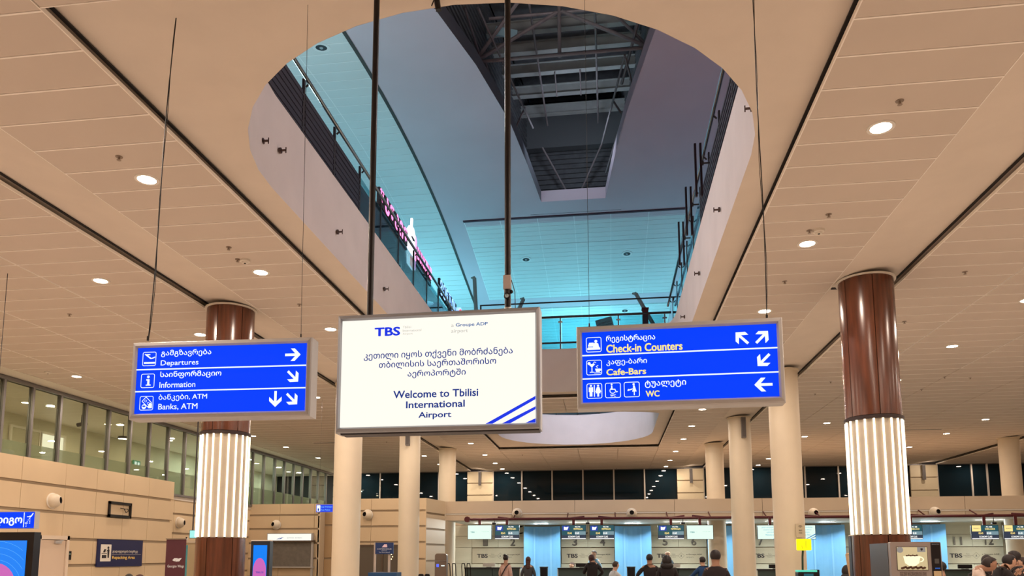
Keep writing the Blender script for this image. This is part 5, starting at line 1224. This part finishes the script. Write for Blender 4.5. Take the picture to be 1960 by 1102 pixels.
B().path([(W*.42, 0, p1.z), (W*.38, .01, p1.z-.12), (W*.36, .02, ps.z), (W*.36, .02, 0)], .018, 8).obj('stand', mat('dark_green', (.02, .05, .03), .4), t, True)
q0 = at(1525, 1094, 'Y', 14.1); q1 = at(1561, 1094, 'Y', 14.1)
t = thing('service_terminal', 'dark terminal with a turquoise light edge below the yellow sign', 'terminal', (q0.x, 14.0, 0)); W = q1.x-q0.x
B().rbox(0, W, 0, q0.z, 0, .22, .02).obj('body', black_m, t); B().box(0, W, -.01, .2, q0.z, q0.z+.03).obj('light_edge', mat('turq_edge', (.1, .7, .5), .3, emit=1), t); B().box(W*.3, W*.8, -.006, 0, q0.z-.1, q0.z-.03).obj('display', mat('dark_cyan', (.02, .15, .2), .3, emit=.6), t)
q0 = at(1551, 1090, 'Y', 16); q1 = at(1569, 1102, 'Y', 16); t = thing('display_back', 'dark screen seen behind the turquoise terminal', 'monitor', (q0.x, 16, 0)); B().rbox(0, q1.x-q0.x, q1.z-.15, q0.z, 0, .05, .01).obj('housing', black_m, t); B().tube((.1, .03, 0), (.1, .03, q1.z-.1), .02, 8).obj('stand', dark_m, t)

# ------------------------------------------------------------------ coffee machine
a = at(1702, 1037, 'Y', 8.8); c = at(1797, 1036, 'Y', 8.8); xl = at(1676, 1037, 'Y', 8.8)
t = thing('coffee_machine', 'tall silver coffee vending machine with a lit cup picture below the right clad column', 'vending machine', (a.x, 8.8, 0), radians(-3)); W = c.x-a.x; H = a.z
silver = mat('machine_silver', (.36, .31, .29), .35, .3); K = lambda px: (px-1702)/(1797-1702)*W; Zk = lambda py: at(1750, py, 'Y', 8.8).z
B().rbox(0, W, .05, H, -.02, .06, .015).obj('door', silver, t); B().box(-.005, W, .06, .75, .05, H-.01).obj('cabinet', mat('machine_grey', (.055, .05, .05), .4), t); B().box(0, W, 0, .7, 0, .05).obj('plinth', black_m, t)
B().box(K(1778), K(1795), -.03, -.02, 1.0, H-.01).obj('control_strip', black_m, t)
B().box(K(1713), K(1771), -.026, -.02, Zk(1091), Zk(1046)).obj('picture_frame', mat('picture_frame', (.10, .08, .06), .4), t)
B().box(K(1714), K(1770), -.029, -.026, Zk(1090), Zk(1047)).obj('lit_picture', mat('cup_picture', (.78, .62, .34), .3, emit=.75), t)
b = B(); cx, cz = K(1741), Zk(1072)
b.prism([(cx-.085, cz+.045), (cx+.085, cz+.045), (cx+.07, cz-.03), (cx+.03, cz-.06), (cx-.03, cz-.06), (cx-.07, cz-.03)], -.033, -.029)
for k in range(8):
    a0 = -pi/2+pi*k/8; a1 = a0+pi/8; b.prism([(cx+.08+.04*cos(a0), cz+.01+.03*sin(a0)), (cx+.08+.04*cos(a1), cz+.01+.03*sin(a1)), (cx+.08+.028*cos(a1), cz+.01+.02*sin(a1)), (cx+.08+.028*cos(a0), cz+.01+.02*sin(a0))], -.032, -.029)
b.obj('cup_shape', mat('cup_glow', (1, .93, .62), .3, emit=1.1), t)
b = B()
for k in range(14): disc(b, K(1722+3.2*k), Zk(1087-(k % 3)), .012, -.031, 8, 1.4)
for k in range(6): disc(b, cx-.05+.02*k, cz+.05+.004*(k % 2), .008, -.034, 8, 1.4)
b.obj('coffee_beans', mat('bean_brown', (.08, .03, .015), .5), t)
B().prism([(K(1719.5)+.032*cos(q), Zk(1052)+.032*sin(q)) for q in [2*pi*i/20 for i in range(20)]], -.033, -.029).obj('round_badge', mat('badge_white', (.6, .56, .52), .4, emit=.4), t)
B().box(K(1752), K(1767), -.033, -.029, Zk(1056), Zk(1047)).obj('square_badge', MATS['badge_white'], t); B().prism([(K(1758), Zk(1049)), (K(1762), Zk(1049)), (K(1762), Zk(1052)), (K(1760), Zk(1054)), (K(1758), Zk(1052))], -.036, -.033).obj('shield_mark', ink, t)
for r_ in range(3):
    for c_ in range(7): B().rbox(K(1718+7.2*c_), K(1723.5+7.2*c_), Zk(1097+4.5*r_), Zk(1094+4.5*r_), -.028, -.02, .003, n=2).obj('key', mat('key_grey', (.18, .15, .14), .4), t)
text('BIANCHI', t, mat('strip_text', (.45, .42, .40), .5, emit=.3), K(1779.5), K(1793), Zk(1042.5), Zk(1040.5), -.033, .02); B().box(K(1783), K(1791), -.033, -.03, Zk(1078), Zk(1069)).obj('coin_slot', mat('slot_grey', (.08, .08, .08), .4), t); B().box(K(1783), K(1792), -.033, -.03, Zk(1088), Zk(1086)).obj('blue_display', mat('blue_disp', (.02, .12, .5), .3, emit=.8), t); B().box(K(1780), K(1794), -.033, -.03, Zk(1102), Zk(1092)).obj('price_label', mat('label_tan', (.55, .42, .25), .5), t)
# wooden easel
p0 = at(1620, 1060, 'Y', 13); p1 = at(1630, 1062, 'Y', 13); t = thing('wooden_easel', 'pale wooden easel board leaning beside the slim display', 'easel', (p0.x, 13, 0)); ew = mat('easel_wood', (.55, .38, .22), .5)
B().tube((.0, 0, p0.z), (.16, -.1, 0), .018, 6).obj('leg', ew, t); B().tube((.13, 0, p0.z), (.30, -.1, 0), .018, 6).obj('leg', ew, t); B().tube((.0, 0, p0.z), (.13, 0, p0.z), .018, 6).obj('top_bar', ew, t)
B().add([(.02, .0, p0.z-.02), (.12, 0, p0.z-.02), (.27, -.09, .1), (.15, -.09, .1)], [(0, 1, 2, 3)]).obj('board', mat('easel_board', (.62, .52, .38), .6), t)

# ------------------------------------------------------------------ people
def skin_mesh(name, verts, edges, radii, mats, sub=1, root=0, flat=1.0):
    me = bpy.data.meshes.new(name); me.from_pydata([tuple(v) for v in verts], edges, []); o = bpy.data.objects.new(name, me); COL.objects.link(o)
    m = o.modifiers.new('s', 'SKIN'); m.use_smooth_shade = True
    for i, r in enumerate(radii):
        sv = me.skin_vertices[0].data[i]; rr = r if isinstance(r, tuple) else (r, r); sv.radius = rr; sv.use_root = (i == root)
    s = o.modifiers.new('u', 'SUBSURF'); s.levels = sub; s.render_levels = sub
    bpy.context.view_layer.update()
    out = bpy.data.meshes.new_from_object(o.evaluated_get(bpy.context.evaluated_depsgraph_get()))
    bpy.data.objects.remove(o); out.materials.clear()
    for q in (mats if isinstance(mats, list) else [mats]): out.materials.append(q)
    out.polygons.foreach_set('use_smooth', [True]*len(out.polygons)); return out
skins = {'light': mat('skin_light', (.55, .32, .22), .5), 'mid': mat('skin_mid', (.36, .19, .12), .5)}
def person(label, head_px, Y, top_c, leg_c, hair_c, skin='light', facing=0, hair='short', arms=('down', 'down'), lean=0.0, tilt=0.0, extra=None, top_long=False, width=1.0, seat=False, bow=0.0):
    width *= .93
    """facing: 0 looks toward +Y (away), angle in degrees anticlockwise; head_px = (x, y) of the crown"""
    crown = at(head_px[0], head_px[1], 'Y', Y); Hh = crown.z+bow; k = Hh/1.75 if not seat else 1.0
    base = 0 if not seat else Hh-1.75
    sm = skins[skin]; t = thing('person', label, 'person', (crown.x, Y, 0), radians(facing))
    V = lambda x, y, z: Vector((x*k*width, y*k+max(0, z-.95)*lean*k, base+z*k))
    hf = Vector((0, math.sin(tilt)*.06, -abs(math.sin(tilt))*.03))*k+Vector((0, bow*1.1, -bow))
    # local frame: +y is forward
    # ---- body skeleton
    P_ = {'pelvis': (0, 0, .95), 'belly': (0, .01, 1.08), 'chest': (0, .0, 1.30), 'neck': (0, -.01, 1.47), 'neck2': (0, .005, 1.53), 'jaw': (0, .03, 1.585), 'head': (0, .02, 1.66), 'top': (0, .0, 1.70)}
    N = list(P_); vs = [V(*P_[n]) for n in N]; rd = [(.15*k, .11*k), (.14*k, .105*k), (.155*k, .11*k), (.072*k, .072*k), (.066*k, .066*k), (.078*k, .085*k), (.095*k, .112*k), (.062*k, .075*k)]
    for i in (5, 6, 7): vs[i] = vs[i]+hf
    vs[4] = vs[4]+hf*.5; vs[3] = vs[3]+hf*.15
    es = [(0, 1), (1, 2), (2, 3), (3, 4), (4, 5), (5, 6), (6, 7)]
    arm_pts = []
    for s, pose in zip((-1, 1), arms):
        sh = (s*.16, -.01, 1.40)
        if pose == 'down': el, wr = (s*.235, -.03, 1.15), (s*.225, .06, .92)
        elif pose == 'fold': el, wr = (s*.25, .02, 1.16), (s*.05, .24, 1.14)
        elif pose == 'reach': el, wr = (s*.30, .18, 1.18), (s*.42, .42, 1.08)
        elif pose == 'hip': el, wr = (s*.34, -.05, 1.18), (s*.19, .08, 1.02)
        elif pose == 'up': el, wr = (s*.24, .16, 1.2), (s*.10, .26, 1.38)
        else: el, wr = (s*.24, .10, 1.16), (s*.15, .34, 1.16)
        n0 = len(vs); d = (Vector(wr)-Vector(el)).normalized(); hd = Vector(wr)+d*.07
        vs += [V(*sh), V(*el), V(*wr), V(*hd)]; rd += [(.058*k, .058*k), (.042*k, .042*k), (.027*k, .027*k), (.036*k, .02*k)]
        es += [(2, n0), (n0, n0+1), (n0+1, n0+2), (n0+2, n0+3)]; arm_pts.append((sh, el, wr, hd, d))
        side = d.cross(Vector((0, 0, 1))); side = side.normalized() if side.length > .1 else Vector((0, 1, 0))
        for j, (off, ln) in enumerate(((-.028, .06), (-.010, .075), (.009, .07), (.026, .055))):
            f0 = hd+side*off+d*.02; f1 = f0+d*ln*.55+Vector((0, 0, -.012)); f2 = f1+d*ln*.45+Vector((0, 0, -.02)); m0 = len(vs)
            vs += [V(*f0), V(*f1), V(*f2)]; rd += [(.010*k, .010*k)]*2+[(.008*k, .008*k)]; es += [(n0+3, m0), (m0, m0+1), (m0+1, m0+2)]
        f0 = Vector(wr)+d*.03+side*(-.035*s); f1 = f0+d*.04+side*(-.015*s); m0 = len(vs); vs += [V(*f0), V(*f1)]; rd += [(.012*k, .012*k), (.009*k, .009*k)]; es += [(n0+2, m0), (m0, m0+1)]
    legs = []
    for s in (-1, 1):
        n0 = len(vs); hip, kn, an, toe = (s*.095, 0, .90), (s*.105, .02, .50), (s*.11, -.02, .09), (s*.13, .13, .04)
        if seat: kn, an, toe = (s*.11, .42, .88), (s*.11, .42, .48), (s*.12, .56, .45)
        vs += [V(*hip), V(*kn), V(*an), V(*toe)]; rd += [(.085*k, .085*k), (.058*k, .058*k), (.038*k, .038*k), (.04*k, .028*k)]; es += [(0, n0), (n0, n0+1), (n0+1, n0+2), (n0+2, n0+3)]; legs.append((hip, kn, an, toe))
    link(skin_mesh('body', vs, es, rd, sm, 1), 'body', t)
    # ---- clothes follow the body
    tm = mat('cloth_'+'_'.join('%d' % int(c*200) for c in top_c), top_c, .85, noise=.12, scale=14); lm = mat('cloth_'+'_'.join('%d' % int(c*200) for c in leg_c), leg_c, .85, noise=.1, scale=14)
    cv = [V(0, 0, .90 if not top_long else .80), V(0, .01, 1.05), V(0, 0, 1.28), V(0, -.01, 1.41), V(0, -.01, 1.49)]; cr = [(.175*k, .13*k), (.165*k, .125*k), (.18*k, .13*k), (.15*k, .10*k), (.085*k, .085*k)]; ce = [(0, 1), (1, 2), (2, 3), (3, 4)]
    for (sh, el, wr, hd, d) in arm_pts:
        n0 = len(cv); wc = Vector(el)+(Vector(wr)-Vector(el))*.93; cv += [V(*(Vector(sh)+Vector((0, 0, .0)))), V(*el), V(*wc)]; cr += [(.075*k, .075*k), (.056*k, .056*k), (.040*k, .040*k)]; ce += [(2, n0), (n0, n0+1), (n0+1, n0+2)]
    link(skin_mesh('jacket', cv, ce, cr, tm, 1), 'jacket', t)
    cv = [V(0, 0, .97), V(0, 0, .90)]; cr = [(.16*k, .12*k), (.15*k, .12*k)]; ce = [(0, 1)]
    for (hip, kn, an, toe) in legs:
        n0 = len(cv); cv += [V(*hip), V(*kn), V(*an)]; cr += [(.10*k, .10*k), (.075*k, .075*k), (.058*k, .058*k)]; ce += [(1, n0), (n0, n0+1), (n0+1, n0+2)]
    link(skin_mesh('trousers', cv, ce, cr, lm, 1), 'trousers', t)
    for (hip, kn, an, toe) in legs: B().sphere(V(toe[0], toe[1]-.03, toe[2]), .055*k, 10, 6, 0, (.8, 2.2, .75)).obj('shoe', black_m, t, True)
    # ---- head details
    hc = V(0, .02, 1.645)+hf; r = .098*k
    hm = mat('hair_'+'_'.join('%d' % int(c*200) for c in hair_c), hair_c, .6, noise=.2, scale=40)
    if hair != 'bald':
        b = B(); n, kk = 18, 10; vv = []
        for j in range(kk+1):
            for i in range(n):
                ph = 2*pi*i/n; lim = radians(132) if sin(ph) < .25 else radians(58+20*(1-sin(ph))); th = lim*j/kk
                vv.append((hc.x+r*.92*sin(th)*cos(ph), hc.y-.012*k+r*1.12*sin(th)*sin(ph), hc.z+.012*k+r*1.02*cos(th)))
        b.add(vv, [(j*n+i, j*n+(i+1) % n, (j+1)*n+(i+1) % n, (j+1)*n+i) for j in range(kk) for i in range(n)])
        if hair == 'bun': b.sphere((hc.x-.01, hc.y-.07*k, hc.z+.10*k), .045*k, 12, 8)
        if hair == 'long':
            for j in range(5): b.sphere((hc.x, hc.y-(.05+.012*j)*k, hc.z-(.04+.055*j)*k), (.095-.006*j)*k, 12, 8, 0, (.95, .6, .75))
        if hair == 'hood': b.sphere((hc.x, hc.y-.03*k, hc.z-.03*k), .125*k, 14, 10, 0, (.95, 1, 1.1)); b.sphere((hc.x, hc.y-.05*k, hc.z-.15*k), .14*k, 14, 10, 0, (1.1, .8, .7))
        b.obj('hair', hm, t, True)
    f = B(); f.add([hc+Vector((0, r*.98, .01))*1, hc+Vector((-.013*k, r*.9, -.03*k)), hc+Vector((.013*k, r*.9, -.03*k)), hc+Vector((0, r*1.18, -.026*k))], [(0, 1, 3), (0, 3, 2), (1, 2, 3)]); f.obj('nose', sm, t)
    for s in (-1, 1):
        B().sphere(hc+Vector((s*.032*k, r*.86, .004*k)), .011*k, 8, 6).obj('eye', mat('eye_dark', (.05, .04, .04), .2), t)
        B().sphere(hc+Vector((s*r*.80, 0, -.01*k)), .024*k, 8, 6, 0, (.35, .7, 1.2)).obj('ear', sm, t, True)
    B().box(-.022*k, .022*k, -.004, .004, -.004*k, .003*k, M=Matrix.Translation(hc+Vector((0, r*.90, -.052*k)))).obj('mouth', mat('lip', (.30, .10, .09), .5), t)
    if extra: extra(t, V, k, arm_pts)
    return t
def strap(col, side=1, w_=.02):
    def f(t, V, k, ap):
        m = mat('strap_%d' % int(col[0]*300), col, .7)
        B().path([V(side*.14, .02, 1.46), V(side*.10, -.135, 1.36), V(-side*.06, -.145, 1.12), V(-side*.18, -.08, .96)], w_*k, 6).obj('bag_strap', m, t)
        B().path([V(side*.14, .02, 1.46), V(side*.10, .13, 1.36), V(-side*.06, .14, 1.12), V(-side*.18, .08, .96)], w_*k, 6).obj('bag_strap', m, t)
    return f
def backpack(col):
    def f(t, V, k, ap):
        m = mat('pack_%d' % int(col[0]*300), col, .8)
        B().sphere(V(0, -.20, 1.22), .17*k, 14, 10, 0, (.95, .6, 1.25)).obj('backpack', m, t, True)
        for s in (-1, 1): B().path([V(s*.11, -.12, 1.42), V(s*.12, .0, 1.47), V(s*.12, .13, 1.36), V(s*.13, .10, 1.12), V(s*.14, -.08, 1.05)], .016*k, 6).obj('backpack_strap', m, t)
    return f
def badge(t, V, k, ap): B().box(-.03, .03, -.004, .004, -.05, .05, M=Matrix.Translation(V(.03, -.14, 1.2))).obj('badge', white_m, t)
dk = (.012, .008, .010)
person('woman in pale pink blouse with dark bun and shoulder strap at the leftmost counter', (968, 1062), 23.4, (.62, .40, .34), (.04, .05, .09), (.02, .012, .012), facing=-25, hair='bun', extra=strap((.03, .02, .03)))
person('woman with long brown hair and dark grey coat at the leftmost counter', (1011, 1065), 23.2, (.05, .05, .055), (.03, .03, .04), (.06, .02, .014), facing=0, hair='long', top_long=True)
person('man in a light blue shirt standing behind counter 4, facing the hall', (1137, 1053), 25.8, (.20, .36, .50), (.03, .03, .05), (.02, .012, .01), facing=160, hair='short')
person('person in a black jacket with dark red hair leaning on counter 4', (1133, 1061), 22.0, dk, (.02, .015, .02), (.035, .008, .010), facing=15, hair='long', bow=.05, arms=('lean', 'hip'))
person('person seated behind counter 3 with brown hair, only the head visible', (1095, 1076), 26.4, (.10, .08, .08), dk, (.05, .02, .015), facing=150, seat=True, arms=('lean', 'lean'))
person('person in a white shirt with brown hair reaching to the right beside counter 4', (1172, 1074), 22.8, (.55, .55, .56), (.06, .05, .06), (.04, .02, .01), facing=-60, arms=('lean', 'reach'), seat=True, lean=.15)
person('man in a black jacket standing before counter 5, seen from behind', (1243, 1060), 19.5, dk, (.015, .012, .02), (.012, .008, .01), facing=0, skin='mid', arms=('hip', 'hip'), width=1.08)
person('bald man in a dark suit standing behind counter 5 with folded arms', (1277, 1053), 25.7, (.02, .035, .05), (.02, .02, .03), (.1, .05, .03), facing=200, hair='bald', arms=('fold', 'fold'))
person('person in a black hooded coat before counter 5, beside the man in black', (1276, 1062), 17.5, dk, dk, dk, facing=0, hair='hood', width=1.15)
person('person in a blue top with dark hair leaning at counter 6', (1346, 1065), 20.5, (.01, .05, .16), (.02, .02, .03), (.02, .012, .014), facing=25, arms=('reach', 'lean'), lean=.06)
person('large man in a black jacket nearest in the middle, seen from behind', (1369, 1052), 13.0, (.016, .009, .012), dk, (.012, .006, .008), facing=-4, skin='mid', arms=('down', 'down'), width=1.08, top_long=True)
person('person in black standing right behind the coffee machine', (1800, 1074), 13.0, dk, dk, dk, facing=30)
person('person in black behind the wooden easel', (1621, 1081), 14.5, dk, dk, dk, facing=10, hair='hood')
person('man in a white shirt looking down with a dark shoulder strap, nearest at the right', (1871, 1063), 12.4, (.66, .54, .48), (.05, .05, .06), (.02, .012, .01), skin='mid', facing=-115, tilt=.9, extra=strap((.02, .02, .025), -1, .016), arms=('lean', 'lean'), bow=.09)
person('woman with dark hair and a dark red top behind the man in the white shirt', (1888, 1062), 13.6, (.13, .01, .02), dk, (.015, .01, .012), facing=-30, hair='long')
person('person in a dark olive patterned coat between the two groups at the right', (1896, 1070), 14.9, (.10, .08, .06), dk, (.03, .015, .012), facing=-150, hair='short')
person('person in black bending forward with a white sheet at the right', (1911, 1061), 12.9, dk, dk, (.012, .008, .01), facing=-90, lean=.1, bow=.07, arms=('up', 'lean'), extra=badge)
person('man with a dark backpack standing at the right edge, facing left', (1941, 1054), 14.2, (.03, .02, .02), dk, (.015, .01, .01), skin='mid', facing=75, extra=backpack((.025, .022, .022)))
person('person half cut off by the right edge with dark hair', (1958, 1066), 16, (.04, .03, .03), dk, (.03, .015, .012), facing=60)
person('person with dark hair before the left wall, only the crown in the picture', (247, 1098), 12.0, (.05, .05, .06), dk, (.02, .015, .012), facing=20)
person('person with reddish dark hair before the left wall, right of the other crown', (267, 1099), 12.6, (.06, .03, .03), dk, (.06, .015, .012), facing=-20)
# luggage heap by the first left columns
for i, px in enumerate((806, 818)):
    p = at(px, 1098, 'Y', 17.5+.7*i); t = thing('waiting_chair', 'dark chair back beside the second cream column, %s one' % ('left', 'right')[i], 'chair', (p.x, 17.5+.7*i, 0))
    z = p.z; B().rbox(-.06, .06, .85, z, -.02, .02, .03).obj('backrest', black_m, t); B().box(-.2, .2, -.4, 0, .44, .48).obj('seat', black_m, t)
    for x in (-.18, .18):
        for y in (-.38, -.02): B().tube((x, y, 0), (x, y, .44), .015, 6).obj('leg', dark_m, t)
bpy.context.view_layer.update()
# lettering, arrows, fields and keys are sub-parts of the face they sit on
def nest(t, face, names):
    f = [c for c in t.children if c.name.split('.')[0] == face]
    if not f: return
    for c in list(t.children):
        if c is not f[0] and c.name.split('.')[0] in names: c.parent = f[0]
for o in [o for o in bpy.data.objects if o.parent is None]:
    k = o.name.split('.')[0]
    if k == 'hanging_sign': nest(o, 'face', ('lettering', 'arrow', 'divider', 'pictogram_frame', 'pictogram', 'pictogram_bag', 'departure_pictogram', 'information_pictogram', 'bank_pictogram', 'coin_hollow', 'check_in_pictogram', 'cafe_pictogram', 'toilet_pictogram', 'wheelchair_pictogram', 'changing_pictogram', 'stairs_symbol'))
    elif k == 'welcome_screen': nest(o, 'display', ('lettering', 'blue_stripes'))
    elif k == 'check_in_screen': nest(o, 'bezel', ('lettering', 'field', 'display', 'logo_field', 'logo_mark', 'stripes'))
    elif k == 'logo_board': nest(o, 'board', ('lettering', 'diamond_emblem'))
    elif k == 'repacking_sign': nest(o, 'plate', ('lettering', 'pictogram', 'pictogram_field', 'rule'))
    elif k == 'roll_up_banner': nest(o, 'sheet', ('lettering', 'wing_emblem'))
    elif k == 'ticket_window': nest(o, 'light_box', ('lettering', 'wing_emblem'))
    elif k == 'coffee_machine': nest(o, 'door', ('key', 'picture_frame', 'lit_picture', 'cup_shape', 'coffee_beans', 'round_badge', 'square_badge', 'shield_mark', 'control_strip', 'lettering', 'coin_slot', 'blue_display', 'price_label'))
    elif k == 'advertising_display': nest(o, 'picture', ('pink_circle', 'ring_line', 'pink_hill', 'lettering'))
    elif k == 'ceiling_downlight': nest(o, 'trim_ring', ('diffuser',))
    elif k == 'person': nest(o, 'body', ('nose', 'eye', 'ear', 'mouth'))
bpy.context.view_layer.update()
